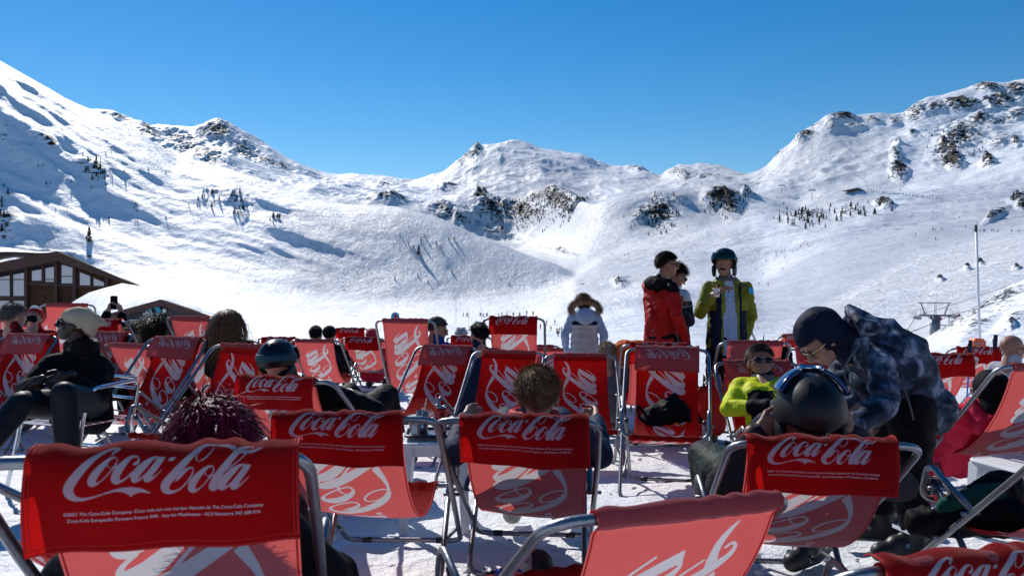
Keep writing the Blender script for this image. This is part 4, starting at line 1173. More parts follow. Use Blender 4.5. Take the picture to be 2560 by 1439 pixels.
# flap: 0 behind, 1 in front, 2 none
CH_ = {}
def dc(key, *a, **k): CH_[key] = deck_chair(*a, **k)
dc('c1', 425, 1122, 616, 9, 'nearest deck chair, its huge red flap filling the lower left corner', 0, res=2, dx=.052)
dc('c2', 847, 1035, 322, -2, 'deck chair with its flap hung behind, second from left in the front row', 0, res=2, dx=-.048)
dc('c3', 1311, 1042, 315, -5, 'deck chair in the front row where the brown haired child sits', 0, res=2, sag=.03, dx=.03)
dc('c4', 2050, 1098, 356, -5, 'deck chair at right with a large black helmet showing above its flap', 0, res=2, sag=.03, dx=-.02)
dc('c5', 1725, 1252, 505, 20, 'deck chair at the bottom centre, pale reverse of the canvas and no flap', 2, res=2, dx=.03)
dc('c6', 2450, 1388, 560, 12, 'deck chair cut by the bottom right corner, orange fold and dark flap', 0, res=2)
dc('c7', 2940, 1035, 372, 3, 'side-on deck chair at the lower right with green and black things on its seat', 2, res=2, Y=2.4)
dc('c8', 2640, 908, 225, 2, 'deck chair at the right edge where the person in pink lies, seen from behind', 2, res=1, Y=3.98)
dc('c9', 2352, 886, 150, 0, 'deck chair with a dark red flap just behind the bending person at right', 0, res=1)
dc('c10', 2445, 868, 102, -6, 'deck chair at far right behind the orange bin, bright flap', 0, res=1)
dc('c11', 1972, 836, 62, 50, 'small far deck chair turned sideways, left of the bending person', 0, h=.9, Y=10.5)
dc('c12', 1888, 852, 136, -3, 'deck chair with pink reverse standing behind the man in the yellow jacket', 2, res=1)
dc('c13', 1890, 902, 156, 176, 'deck chair in which the man in the yellow jacket reclines', 1, res=1, sag=.03)
dc('c14', 2090, 906, 150, 176, 'dark deck chair facing the camera behind the bending person', 1, res=1)
dc('c14b', 2040, 870, 100, 172, 'smaller deck chair facing the camera left of the bending person', 1, res=0)
dc('c15', 1668, 868, 150, 168, 'deck chair facing the camera with a black backpack on its seat', 1, res=1)
dc('c16', 1645, 858, 138, -4, 'deck chair directly behind the chair with the backpack, its red flap showing at left', 0, res=1)
dc('c17', 1450, 884, 134, 178, 'dark red deck chair facing the camera right of the child, no flap', 2, res=1)
dc('c18', 1272, 876, 136, 166, 'deck chair facing the camera left of the child, reddish brown with sunlit seat', 2, res=1)
dc('c19', 1118, 864, 120, 162, 'deck chair facing the camera with its mirrored flap in front, sunlit seat above the table', 1, res=1)
dc('c20', 1012, 797, 116, -8, 'tall upright pink backed deck chair in the centre below the ski tip', 2, res=1)
dc('c21', 1284, 792, 118, -4, 'tall upright deck chair with red flap left of the woman in the white jacket', 0, res=1)
dc('c22', 786, 848, 98, -4, 'pink backed deck chair right of the black helmet', 2, res=1)
dc('c23', 906, 843, 84, -4, 'deck chair with a small red flap left of the tall upright pink one', 0, res=0)
dc('c24', 876, 820, 72, -4, 'far deck chair with red flap beside the pink bobble hat', 0, res=0)
dc('c25', 697, 843, 84, -3, 'deck chair with red flap behind the black helmet', 0, res=0)
dc('c26', 1172, 840, 86, -5, 'far deck chair with red flap below the striped hat', 0, res=0)
dc('c27', 693, 943, 205, -14, 'deck chair in the second row with a red flap, black helmet above it', 0, res=2, sag=.02, dx=-.03)
dc('c28', 618, 860, 148, 160, 'deck chair facing the camera left of the black helmet, dark red canvas', 2, res=1)
dc('c29', 447, 843, 130, 162, 'deck chair facing the camera with mirrored grey flap, third from left', 1, res=1)
dc('c30', 268, 830, 116, 164, 'deck chair facing the camera behind the woman in the cream beanie', 1, res=1)
dc('c31', 76, 836, 122, 168, 'deck chair facing the camera at the far left edge', 1, res=1)
dc('c32', 474, 791, 116, -22, 'tall pink backed deck chair beside the long haired woman', 2, res=1)
dc('c33', 254, 798, 112, -16, 'deck chair with a red flap right of the cream beanie', 0, res=1)
dc('c34', 128, 790, 60, 15, 'far pink deck chair left of the cream beanie', 2, res=0)
dc('c35', -18, 782, 110, -20, 'upright red deck chair cut by the left edge', 2, res=1)
dc('c36', 168, 759, 46, 20, 'far small deck chair against the chalet wall', 2, Y=9.5, res=0)
dc('c37', 66, 812, 56, 10, 'far low deck chair in front of the red hatted person', 2, res=0)
dc('c38', 1528, 883, 100, -6, 'deck chair with red flap between the child and the backpack chair, turned away', 0, res=0)
dc('c39', 1556, 862, 86, 170, 'deck chair of the blond person, pale flap lying in front', 1, res=0)
dc('c40', 318, 858, 120, -24, 'low pink backed deck chair between the third and second chairs from left', 2, res=1)
dc('c41', -140, 1140, 440, -40, 'deck chair cut by the left edge beside the nearest flap', 2, res=1, Y=2.2)
dc('c43', 930, 848, 70, -6, 'far deck chair behind the small red flap, left of the tall pink one', 2, res=0, Y=11.5)
dc('c44', 1340, 862, 70, -5, 'far orange deck chair right of the tall upright red one', 2, res=0, Y=10)
dc('c45', 60, 850, 96, -8, 'far pink backed deck chair behind the chairs at the left edge', 2, res=0, Y=9.6)
dc('c46', 590, 850, 84, -6, 'far low deck chair right of the long haired woman', 2, res=0, Y=10.5)
dc('c47', 1060, 852, 90, -8, 'far deck chair beside the grey haired man in blue', 2, res=0, Y=9.4)
dc('c48', 1385, 870, 80, -4, 'far deck chair left of the girl, mostly hidden by the child', 2, res=0, Y=9.8)
dc('c49', 2215, 880, 110, -3, 'deck chair hidden behind the back of the bending person', 0, res=0)
# ------------------------------------------------------------------ people
def capsule(b, p0, r0, p1, r1, seg=12, k=4):
    p0 = Vector(p0); p1 = Vector(p1); d = p1 - p0; L = d.length
    if L < 1e-5: return b.ell(p0, (r0, r0, r0), None, seg, 8)
    prof = []
    for i in range(k + 1):
        a = -math.pi / 2 + (math.pi / 2) * i / k; prof.append((max(1e-7, r0 * math.cos(a)), r0 * math.sin(a)))
    for i in range(k + 1):
        a = (math.pi / 2) * i / k; prof.append((max(1e-7, r1 * math.cos(a)), L + r1 * math.sin(a)))
    q = d.to_track_quat('Z', 'Y').to_matrix()
    prof[0] = (0.0, prof[0][1]); prof[-1] = (0.0, prof[-1][1])
    return b.lathe(prof, seg, p0, q)
def chain(b, pts):
    for (p, r), (q, s) in zip(pts[:-1], pts[1:]): capsule(b, p, r, q, s)
def remesh(b, voxel, smooth, name, mats, pick=None, wrinkle=0., wfreq=9., wst=(1, 1, 1), seed=0):
    me0 = bpy.data.meshes.new('t'); me0.from_pydata([tuple(p) for p in b.v], [], b.f)
    bm = bmesh.new(); bm.from_mesh(me0); bmesh.ops.remove_doubles(bm, verts=bm.verts, dist=1e-6)
    bmesh.ops.recalc_face_normals(bm, faces=bm.faces); bm.to_mesh(me0); bm.free()
    o = bpy.data.objects.new('t', me0); C.objects.link(o)
    m = o.modifiers.new('r', 'REMESH'); m.mode = 'VOXEL'; m.voxel_size = voxel
    if smooth:
        s = o.modifiers.new('s', 'SMOOTH'); s.factor = .5; s.iterations = smooth
    dg = bpy.context.evaluated_depsgraph_get()
    me = bpy.data.meshes.new_from_object(o.evaluated_get(dg)); me.name = name
    bpy.data.objects.remove(o); bpy.data.meshes.remove(me0)
    if wrinkle:
        n = len(me.vertices); co = np.zeros(n * 3); me.vertices.foreach_get('co', co); co = co.reshape(-1, 3)
        no = np.zeros(n * 3); me.vertices.foreach_get('normal', no); no = no.reshape(-1, 3)
        d = np.zeros(n); off = Vector((seed * 3.1, seed, 0))
        for i in range(n):
            p = Vector((co[i, 0] * wst[0], co[i, 1] * wst[1], co[i, 2] * wst[2]))
            q = p * wfreq + off
            d[i] = 1 - abs(mnoise.noise(q) * 2.2) + .5 * mnoise.noise(q * 2.3)
        co = co + no * (d * wrinkle)[:, None]
        me.vertices.foreach_set('co', co.ravel()); me.update()
    me.materials.clear()
    for x in mats: me.materials.append(x)
    if pick:
        me.polygons.foreach_set('material_index', [pick(Vector(p.center)) for p in me.polygons])
    me.polygons.foreach_set('use_smooth', [True] * len(me.polygons))
    return me

def hand_prims(b, W, D, N, side=1, curl=.5, k=1.0, spread=.16):
    """W wrist, D finger direction, N palm normal (fingers curl towards it)"""
    D = Vector(D).normalized(); N = Vector(N); N = (N - D * N.dot(D)).normalized(); T = D.cross(N) * side
    W = Vector(W)
    capsule(b, W - D * .03 * k, .026 * k, W + D * .015 * k, .027 * k)
    ln = (.068, .078, .072, .056); offs = (.030, .010, -.010, -.029)
    for L, o in zip(ln, offs):
        a = W + D * .01 * k + T * o * .7 * k; kn = W + D * (.088 - abs(o) * .25) * k + T * o * k
        capsule(b, a, .015 * k, kn, .0115 * k, 8, 3)
        p = kn; d = (D + T * o * spread * 8).normalized(); r = .0095 * k
        for j, f in enumerate((.46, .30, .24)):
            ang = curl * (1.0, 1.1, .8)[j]
            d = (d * math.cos(ang) + N * math.sin(ang)).normalized()
            n_ = (N - d * N.dot(d)); 
            q = p + d * L * f * k
            capsule(b, p, r, q, r * .9, 8, 3); p = q; r *= .92
            N2 = (N * math.cos(ang) - D * math.sin(ang))
            N = N2.normalized() if N2.length > 0 else N
            D = d
        D = Vector(kn - a).normalized(); N = T.cross(D) * side if False else (Vector(N) - D * Vector(N).dot(D))
        N = T.cross(D).normalized() * (1 if T.cross(D).dot(N) > 0 else -1)
    # thumb
    p = W + D * .018 * k + T * .024 * k; d = (D * .6 + T * .7 + N * .35).normalized()
    q = p + d * .04 * k; capsule(b, p, .015 * k, q, .012 * k, 8, 3)
    d2 = (D * .85 + T * .15 + N * .45).normalized(); q2 = q + d2 * .032 * k; capsule(b, q, .0115 * k, q2, .010 * k, 8, 3)
    d3 = (D * .8 + N * .6).normalized(); capsule(b, q2, .010 * k, q2 + d3 * .022 * k, .009 * k, 8, 3)

def head_prims(b, Mx, k=1.0):
    def P(x, y, z): return Mx @ Vector((x * k, y * k, z * k))
    rot = Mx.to_3x3()
    E = lambda c, r: b.ell(P(*c), tuple(v * k for v in r), rot, 16, 12)
    E((0, -.012, .030), (.076, .096, .086)); E((0, .022, -.030), (.060, .066, .078)); E((0, .045, -.085), (.032, .034, .026))
    E((0, .064, .022), (.050, .026, .022))
    capsule(b, P(0, .082, .012), .009 * k, P(0, .106, -.026), .014 * k, 8)
    capsule(b, P(-.014, .088, -.030), .009 * k, P(.014, .088, -.030), .009 * k, 8)
    capsule(b, P(-.020, .080, -.060), .0085 * k, P(.020, .080, -.060), .0085 * k, 8)
    capsule(b, P(-.016, .077, -.070), .009 * k, P(.016, .077, -.070), .009 * k, 8)
    for s in (-1, 1):
        E((s * .045, .050, -.018), (.022, .022, .026)); E((s * .074, -.004, -.008), (.010, .022, .032)); E((s * .030, .074, .004), (.014, .012, .010))
    capsule(b, P(0, -.020, -.06), .052 * k, P(0, -.045, -.16), .056 * k)

def hair_strands(b, Mx, k, n, length, seed, keep, flow, grav=.2, wid=.0022, jitter=.35, rad=(.082, .102, .092), cen=(0, -.012, .030), steps=5, curl=0.):
    rs = random.Random(seed)
    c = Vector(cen)
    for _ in range(n):
        for _t in range(30):
            v = Vector((rs.gauss(0, 1), rs.gauss(0, 1), rs.gauss(0, 1))).normalized()
            if keep(v): break
        else: continue
        p = Vector((v.x * rad[0], v.y * rad[1], v.z * rad[2])) * .99 + c
        nrm = Vector((v.x / rad[0], v.y / rad[1], v.z / rad[2])).normalized()
        f = flow(v); f = Vector(f); f = f - nrm * f.dot(nrm) * .8
        d = (nrm * .35 + f.normalized() + Vector((rs.gauss(0, 1), rs.gauss(0, 1), rs.gauss(0, 1))) * jitter).normalized()
        L = length * rs.uniform(.6, 1.2) / steps
        w = wid * rs.uniform(.6, 1.3)
        side = d.cross(nrm).normalized() * w
        pts = []
        for s in range(steps + 1):
            t = s / steps
            ww = side * (1 - t * .85)
            pts.append((Mx @ ((p - ww) * k), Mx @ ((p + ww) * k)))
            d = (d + Vector((0, 0, -grav)) + Vector((rs.gauss(0, 1), rs.gauss(0, 1), rs.gauss(0, 1))) * (.10 + curl)).normalized()
            q = p + d * L
            e = q - c; m = math.sqrt((e.x / rad[0]) ** 2 + (e.y / rad[1]) ** 2 + (e.z / rad[2]) ** 2)
            if m < 1.03: q = c + e / m * 1.03
            d = (q - p).normalized() if (q - p).length > 1e-6 else d
            p = q
        V = [x for ab in pts for x in ab]
        b.add(V, [(2 * i, 2 * i + 1, 2 * i + 3, 2 * i + 2) for i in range(steps)])

def cap_shell(b, Mx, k, rad, cen, cut, thick=.004, nu=28, nv=14):
    """helmet or hat shell: cut(theta) gives how far down the shell reaches (polar angle), theta 0 = front"""
    rot = Mx
    for lay, inv in ((1.0, False), (1.0 - thick / .1, True)):
        V = []
        for j in range(nv + 1):
            for i in range(nu):
                th = 2 * math.pi * i / nu; ph = cut(th) * j / nv
                x = math.sin(th) * math.sin(ph) * rad[0] * lay; y = math.cos(th) * math.sin(ph) * rad[1] * lay; z = math.cos(ph) * rad[2] * lay
                V.append(Mx @ (Vector((x + cen[0], y + cen[1], z + cen[2])) * k))
        F = []
        for j in range(nv):
            for i in range(nu):
                i2 = (i + 1) % nu; q = (j * nu + i, j * nu + i2, (j + 1) * nu + i2, (j + 1) * nu + i)
                F.append(q if not inv else q[::-1])
        if not inv: base = b.n
        b.add(V, F)
    o = base + nv * nu; q = base + (nv + 1) * nu + nv * nu
    b.f.extend([(o + i, q + i, q + (i + 1) % nu, o + (i + 1) % nu) for i in range(nu)]); b.mi.extend([b.cur] * nu)

def patch(b, Mx, k, rad, cen, t0, t1, p0, p1, thick=.006, nu=16, nv=6):
    """a curved plate on an ellipsoid, theta t0..t1 (0 = front), polar p0..p1"""
    Vs = []
    for lay in (1.0, 1 + thick / .1):
        for j in range(nv + 1):
            for i in range(nu + 1):
                th = t0 + (t1 - t0) * i / nu; ph = p0 + (p1 - p0) * j / nv
                x = math.sin(th) * math.sin(ph) * rad[0] * lay; y = math.cos(th) * math.sin(ph) * rad[1] * lay; z = math.cos(ph) * rad[2] * lay
                Vs.append(Mx @ (Vector((x + cen[0], y + cen[1], z + cen[2])) * k))
    n1 = (nu + 1) * (nv + 1); F = []
    for j in range(nv):
        for i in range(nu):
            a = j * (nu + 1) + i; q = (a, a + 1, a + nu + 2, a + nu + 1)
            F.append(q); F.append(tuple(x + n1 for x in q[::-1]))
    edge = [i for i in range(nu + 1)] + [(j + 1) * (nu + 1) - 1 for j in range(1, nv + 1)] + [nv * (nu + 1) + i for i in range(nu - 1, -1, -1)] + [j * (nu + 1) for j in range(nv - 1, 0, -1)]
    for a, c in zip(edge, edge[1:] + edge[:1]): F.append((a, a + n1, c + n1, c))
    b.add(Vs, F)

def sit_pose(lean=0., spread=.13, knee=.56, arms='lap', dy=0., low=0.):
    J = dict(pelvis=(0, .20 + dy, .42 - low), neck=(0, -.14 - lean + dy, .73), head=(0, -.17 - lean + dy, .86),
        sL=(-.185, -.11 - lean + dy, .70), sR=(.185, -.11 - lean + dy, .70),
        hL=(-.09, .22 + dy, .42 - low), hR=(.09, .22 + dy, .42 - low), kL=(-spread, .66 + dy, knee), kR=(spread, .66 + dy, knee),
        aL=(-spread, .86 + dy, .14), aR=(spread, .86 + dy, .14), tL=(-spread - .02, 1.03 + dy, .06), tR=(spread + .02, 1.03 + dy, .06))
    if arms == 'lap': J.update(eL=(-.30, .10 + dy, .55), eR=(.30, .10 + dy, .55), wL=(-.07, .31 + dy, .57), wR=(.08, .29 + dy, .60))
    elif arms == 'rest': J.update(eL=(-.31, .06 + dy, .52), eR=(.31, .06 + dy, .52), wL=(-.30, .34 + dy, .62), wR=(.30, .34 + dy, .62))
    return J
def up_sit(h=.46, lean=.05, spread=.12):
    return dict(pelvis=(0, 0, h + .06), neck=(0, -lean, h + .50), head=(0, -lean + .01, h + .63), sL=(-.18, -lean, h + .47), sR=(.18, -lean, h + .47),
        hL=(-.09, .02, h + .05), hR=(.09, .02, h + .05), kL=(-spread, .45, h + .06), kR=(spread, .45, h + .06), aL=(-spread, .47, .10), aR=(spread, .47, .10),
        tL=(-spread, .63, .05), tR=(spread, .63, .05), eL=(-.25, .06, h + .22), eR=(.25, .06, h + .22), wL=(-.08, .27, h + .16), wR=(.08, .27, h + .16))
def stand_pose(H=1.78):
    f = H / 1.78
    J = dict(pelvis=(0, 0, .98), neck=(0, -.01, 1.50), head=(0, .01, 1.655), sL=(-.175, 0, 1.43), sR=(.175, 0, 1.43), hL=(-.09, 0, .95), hR=(.09, 0, .95),
        kL=(-.11, .02, .52), kR=(.11, .02, .52), aL=(-.13, 0, .11), aR=(.13, 0, .11), tL=(-.16, .17, .06), tR=(.16, .17, .06),
        eL=(-.27, -.03, 1.15), eR=(.27, -.03, 1.15), wL=(-.25, .10, .92), wR=(.25, .10, .92))
    return {k: tuple(c * f for c in v) for k, v in J.items()}
def place(J, loc, rot, ov=None):
    m = Matrix.Translation(Vector(loc)) @ Matrix.Rotation(R(rot), 4, 'Z')
    W = {k: m @ Vector(v) for k, v in J.items()}
    if ov: W.update({k: Vector(v) for k, v in ov.items()})
    return W

def person(label, J, hrot, top, legs, feet='boots', hpitch=0., hroll=0., skin='skin', k=1.0, q=1, group=None, hair=None, gloves=None, hands=((.5, None, None), (.5, None, None)), bulk=1.0, toppick=None, topmats=None, wr=.006, quilt=0, hoodup=False, hood=None, nofeet=False, seed=0):
    """J: joints in world space; returns (root, head matrix in root space)"""
    root_p = Vector((J['pelvis'].x, J['pelvis'].y, ground_z(J['pelvis'].y)))
    root = empty('person', root_p, 0, label=label, cat='person', group=group)
    J = {a: v - root_p for a, v in J.items()}
    HM = Matrix.Translation(J['head']) @ Matrix.Rotation(R(hrot), 4, 'Z') @ Matrix.Rotation(R(hpitch), 4, 'X') @ Matrix.Rotation(R(hroll), 4, 'Y')
    vb = {2: .0065, 1: .010, 0: .016}[q]; vc = {2: .011, 1: .015, 0: .022}[q]
    B = bulk
    pe, ne = J['pelvis'], J['neck']; lat = (J['sR'] - J['sL']).normalized(); up = (ne - pe).normalized(); fw = up.cross(lat).normalized()
    # ---- body: one continuous surface
    b = MB(); head_prims(b, HM, k)
    capsule(b, J['head'] + (ne - J['head']) * .3, .050 * k, ne - up * .03, .060 * k)
    chain(b, [(ne - up * .05, .09 * k), (pe + up * .22 * k, .10 * k), (pe, .11 * k)])
    for s in 'LR':
        sb_ = J['s' + s] - up * .03 - lat * (.02 if s == 'R' else -.02)
        capsule(b, ne - up * .07, .045 * k, sb_, .040 * k)
        chain(b, [(sb_, .040 * k), (J['e' + s], .038 * k), (J['w' + s], .026 * k)])
        chain(b, [(J['h' + s], .085 * k), (J['k' + s], .052 * k), (J['a' + s], .036 * k)]); capsule(b, J['a' + s], .035 * k, J['t' + s], .03 * k)
        i = 0 if s == 'L' else 1
        c_, D, N = hands[i]
        fa = (J['w' + s] - J['e' + s]).normalized()
        D = fa if D is None else Vector(D); N = (-lat if s == 'R' else lat) if N is None else Vector(N)
        if not gloves: hand_prims(b, J['w' + s] + fa * .015, D, N, 1 if s == 'L' else -1, c_, k)
    link('body', remesh(b, vb, 3 if q else 2, 'body', [M[skin]]), None, root)
    if gloves:
        for i, s in enumerate('LR'):
            b = MB(); fa = (J['w' + s] - J['e' + s]).normalized(); c_, D, N = hands[i]
            D = fa if D is None else Vector(D); N = (-lat if s == 'R' else lat) if N is None else Vector(N)
            hand_prims(b, J['w' + s] + fa * .015, D, N, 1 if s == 'L' else -1, c_, k * 1.22)
            link('glove', remesh(b, .008, 2, 'glove', [M[gloves]]), None, root)
    # ---- jacket
    b = MB(); hem = pe - up * .10 * k
    for s, x in (('L', -1), ('R', 1)):
        o = lat * x * .065 * k
        chain(b, [(hem + o * 1.15, .118 * k * B), (pe + up * .18 * k + o, .108 * k * B), (ne - up * .16 * k + o * 1.25, .118 * k * B), (ne - up * .09 * k + o, .088 * k * B)])
        capsule(b, ne - up * .045 * k, .062 * k, J['s' + s] - up * .022 - lat * (.012 if s == 'R' else -.012), .062 * k * B)
        e = J['e' + s]; w = J['w' + s]
        s0 = J['s' + s] - up * .022 - lat * (.012 if s == 'R' else -.012)
        chain(b, [(s0, .062 * k * B), ((s0 + e) / 2, .058 * k * B), (e, .054 * k * B), ((e + w) / 2, .048 * k * B), (w - (w - e).normalized() * .005, .040 * k * B)])
    chain(b, [(hem, .115 * k * B), (pe + up * .2 * k, .11 * k * B), (ne - up * .10 * k, .098 * k * B)])
    nk = (J['head'] - ne).normalized()
    capsule(b, ne - up * .04, .078 * k, ne + nk * .050 * k, .068 * k)
    tm = [M[t] for t in (topmats or [top])]
    inv = None
    if toppick:
        def pk(p): return toppick(p, J, up, lat, fw)
    else: pk = None
    jm = remesh(b, vc, 3, 'jacket', tm, None, wrinkle=wr, seed=seed, wfreq=10, wst=(1, 1, 1.7))
    if pk: jm.polygons.foreach_set('material_index', [pk(Vector(p.center)) for p in jm.polygons])
    if quilt:
        for v in jm.vertices: v.co += v.normal * (abs(math.sin((v.co.z - hem.z) / quilt * math.pi)) ** .5 - .6) * .006
    link('jacket', jm, None, root)
    if hood:
        b = MB(); c0 = ne - fw * .085 * k + up * .0
        b.ell(c0, (.12 * k, .075 * k, .085 * k), Matrix((lat, fw, up)).transposed(), 14, 10)
        for s in (-1, 1): capsule(b, c0 + lat * s * .07, .06 * k, ne + lat * s * .085 + fw * .04 + up * .02, .035 * k)
        link('hood', remesh(b, vc, 3, 'hood', [M[hood]], wrinkle=.006), None, root)
    # ---- trousers
    b = MB()
    chain(b, [(pe - lat * .06 * k - up * .03, .102 * k), (pe + lat * .06 * k - up * .03, .102 * k)])
    for s in 'LR':
        h_, kn, a_ = J['h' + s], J['k' + s], J['a' + s]
        chain(b, [(h_, .100 * k), ((h_ + kn) / 2, .094 * k), (kn, .076 * k), ((kn + a_) / 2, .074 * k), (a_ + (kn - a_).normalized() * .07, .070 * k)])
    link('trousers', remesh(b, vc, 3, 'trousers', [M[legs]], wrinkle=wr, seed=seed + 3, wfreq=8, wst=(1, 1, 1.5)), None, root)
    # ---- boots
    if not nofeet:
        for s in 'LR':
            a_, t_ = J['a' + s], J['t' + s]; kd = (J['k' + s] - a_).normalized(); f_ = (t_ - a_); f_.z = 0; f_.normalize()
            b = MB(); heel = Vector((a_.x, a_.y, t_.z)) - f_ * .05
            capsule(b, heel, .052 * k, t_ + f_ * .03, .045 * k); capsule(b, heel + Vector((0, 0, .03)), .055 * k, t_ - f_ * .05 + Vector((0, 0, .03)), .045 * k)
            capsule(b, a_, .062 * k, a_ + kd * .14, .068 * k)
            fm = 'black_plastic' if feet == 'boots' else feet
            o = link('boot', remesh(b, vc, 1, 'boot', [M[fm]]), None, root)
            if q == 2:
                b2 = MB(); r3 = Matrix((f_.cross(Vector((0, 0, 1))), f_, Vector((0, 0, 1)))).transposed()
                for z, y in ((.11, .06), (.06, .10), (.0, .13)):
                    b2.box(a_ + Vector((0, 0, z - .03)) + f_ * y * .6, (.058, .010, .009), r3)
                b2.build('buckle', M['chrome'], o)
    # ---- hair
    if hair:
        add_hair(root, HM, k, hair, q, seed)
    return root, HM, J

def add_hair(root, HM, k, hair, q, seed=0):
    kind, hm = hair
    b = MB(); N = {2: 5200, 1: 1600, 0: 500}[q]; wd = {2: .0016, 1: .0030, 0: .006}[q]
    if kind == 'balding':
        hair_strands(b, HM, k, 900, .006, seed, lambda v: v.z < .25 and v.y < .2 and v.z > -.7, lambda v: Vector((0, -.3, -1)), .1, .0008, .2, steps=2)
    elif kind in ('short', 'curly', 'messy'):
        cut = lambda th: R(66) + R(62) * (1 - math.cos(th)) / 2 - R(14) * math.exp(-((abs(((th + math.pi) % (2 * math.pi)) - math.pi) - 1.5) / .35) ** 2)
        cap_shell(b, HM, k, (.081, .101, .092), (0, -.013, .031), cut, .002)
        keep = lambda v: math.acos(max(-1, min(1, v.z))) < cut(math.atan2(v.x, v.y)) * 1.0
        L = {'short': .028, 'messy': .036, 'curly': .06, 'balding': .02}[kind]
        hair_strands(b, HM, k, N, L, seed + 5, keep, lambda v: Vector((v.x * .4 + .25, -.6 + .9 * v.y * (kind == 'messy'), -.35 - .5 * (1 - v.z))), .10, wd, .52 if kind != 'curly' else .8, steps=4, curl=.5 if kind == 'curly' else 0)
    elif kind in ('long', 'longcurly', 'bun'):
        cut = lambda th: R(60) + R(64) * (1 - math.cos(th)) / 2
        cap_shell(b, HM, k, (.084, .104, .096), (0, -.015, .031), cut, .002)
        keep = lambda v: math.acos(max(-1, min(1, v.z))) < cut(math.atan2(v.x, v.y)) and v.y < .55
        if kind != 'bun':
            # body of the fall
            mb = MB()
            P = lambda x, y, z: HM @ (Vector((x, y, z)) * k)
            capsule(mb, P(-.035, -.05, 0), .068 * k, P(-.04, -.10, -.20), .055 * k); capsule(mb, P(.035, -.05, 0), .068 * k, P(.04, -.10, -.20), .055 * k)
            mm = remesh(mb, .012, 2, 'fall', [M[hm]], wrinkle=.006, wfreq=16, wst=(1, 1, .2))
            b.add([v.co for v in mm.vertices], [tuple(p.vertices) for p in mm.polygons])
        hair_strands(b, HM, k, N, .34 if kind == 'long' else (.17 if kind == 'longcurly' else .09), seed + 5, keep, lambda v: Vector((v.x * .7, -.45, -.6)), .30, wd * 1.2, .15 if kind == 'long' else .3, steps=9, curl=.0 if kind == 'long' else .55, rad=(.088, .108, .099))
    elif kind == 'mane':
        keep = lambda v: v.y < .35 and v.z > -.75
        cap_shell(b, HM, k, (.084, .104, .094), (0, -.02, .03), lambda th: R(70) + R(50) * (1 - math.cos(th)) / 2, .002)
        hair_strands(b, HM, k, int(N * 3), .085, seed + 5, keep, lambda v: Vector((v.x * 1.0 + .5, -.3, -.3)), .40, wd * .9, .34, rad=(.086, .106, .095), steps=8, curl=.26)
    o = link('hair', b.mesh('hair', True, [M[hm]]), None, root)
    return o

def helmet(root, HM, k=1.0, shell='helmet_black', lens='lens_green', strap='strap_teal', goggles=True, brim=None):
    C0 = (0, -.012, .035); rd = (.108, .132, .118)
    cut = lambda th: R(74) + R(38) * (1 - math.cos(th)) / 2 + R(18) * math.exp(-((abs(((th + math.pi) % (2 * math.pi)) - math.pi) - 1.62) / .38) ** 2)
    b = MB(); cap_shell(b, HM, k, rd, C0, cut, .012, 48, 20)
    for s in (-1, 1):
        b.ell(HM @ (Vector((s * .090, .0, -.045)) * k), (.020 * k, .050 * k, .062 * k), HM.to_3x3(), 14, 10)
    o = b.build('helmet', M[shell], root, True)
    v = MB()
    for s in (-1, 1):
        for i in range(3):
            patch(v, HM, k, rd, C0, s * R(28 + i * 28) - R(6), s * R(28 + i * 28) + R(6), R(36), R(50), .003, 5, 3)
    for s in (-1, 1): patch(v, HM, k, rd, C0, math.pi + s * R(16) - R(5), math.pi + s * R(16) + R(5), R(38), R(56), .003, 5, 3)
    v.build('vent', M['lens_dark'], o)
    if brim:
        b = MB(); patch(b, HM, k, (rd[0] * 1.04, rd[1] * 1.04, rd[2] * 1.05), C0, R(-112), R(112), R(18), R(62), .012, 36, 12); b.build('visor', M[brim], o, True)
        b = MB(); patch(b, HM, k, (rd[0] * 1.07, rd[1] * 1.07, rd[2] * 1.08), C0, R(-114), R(114), R(14), R(18), .012, 36, 2); b.build('visor_rim', M['chrome'], o, True)
    if goggles:
        b = MB(); patch(b, HM, k, (rd[0] * 1.03, rd[1] * 1.03, rd[2] * 1.03), C0, R(-62), R(62), R(58), R(88), .012, 30, 8); b.build('goggle_lens', M[lens], o, True)
        b = MB(); patch(b, HM, k, rd, C0, R(62), R(298), R(74), R(92), .004, 40, 4); b.build('goggle_strap', M[strap], o, True)
    b = MB(); b.tube([HM @ (Vector(p) * k) for p in ((-.09, .01, -.06), (-.06, .03, -.115), (0, .045, -.135), (.06, .03, -.115), (.09, .01, -.06))], .006, 6); b.build('chin_strap', M['black_plastic'], o)
    return o
def shades(root, HM, k=1.0, m='lens_dark', frame='black_plastic', up=0.):
    b = MB()
    P = lambda x, y, z: HM @ (Vector((x, y, z + up)) * k)
    o = empty('sunglasses'); o.parent = root
    for s in (-1, 1):
        l = MB(); l.ell(P(s * .033, .093, .006), (.028 * k, .006 * k, .021 * k), HM.to_3x3(), 14, 8); l.build('lens', M[m], o, True)
    b.tube([P(-.083, -.005, .006), P(-.080, .05, .010), P(-.060, .088, .014), P(0, .100, .012), P(.060, .088, .014), P(.080, .05, .010), P(.083, -.005, .006)], .0035 * k, 6)
    b.build('frame', M[frame], o, True)
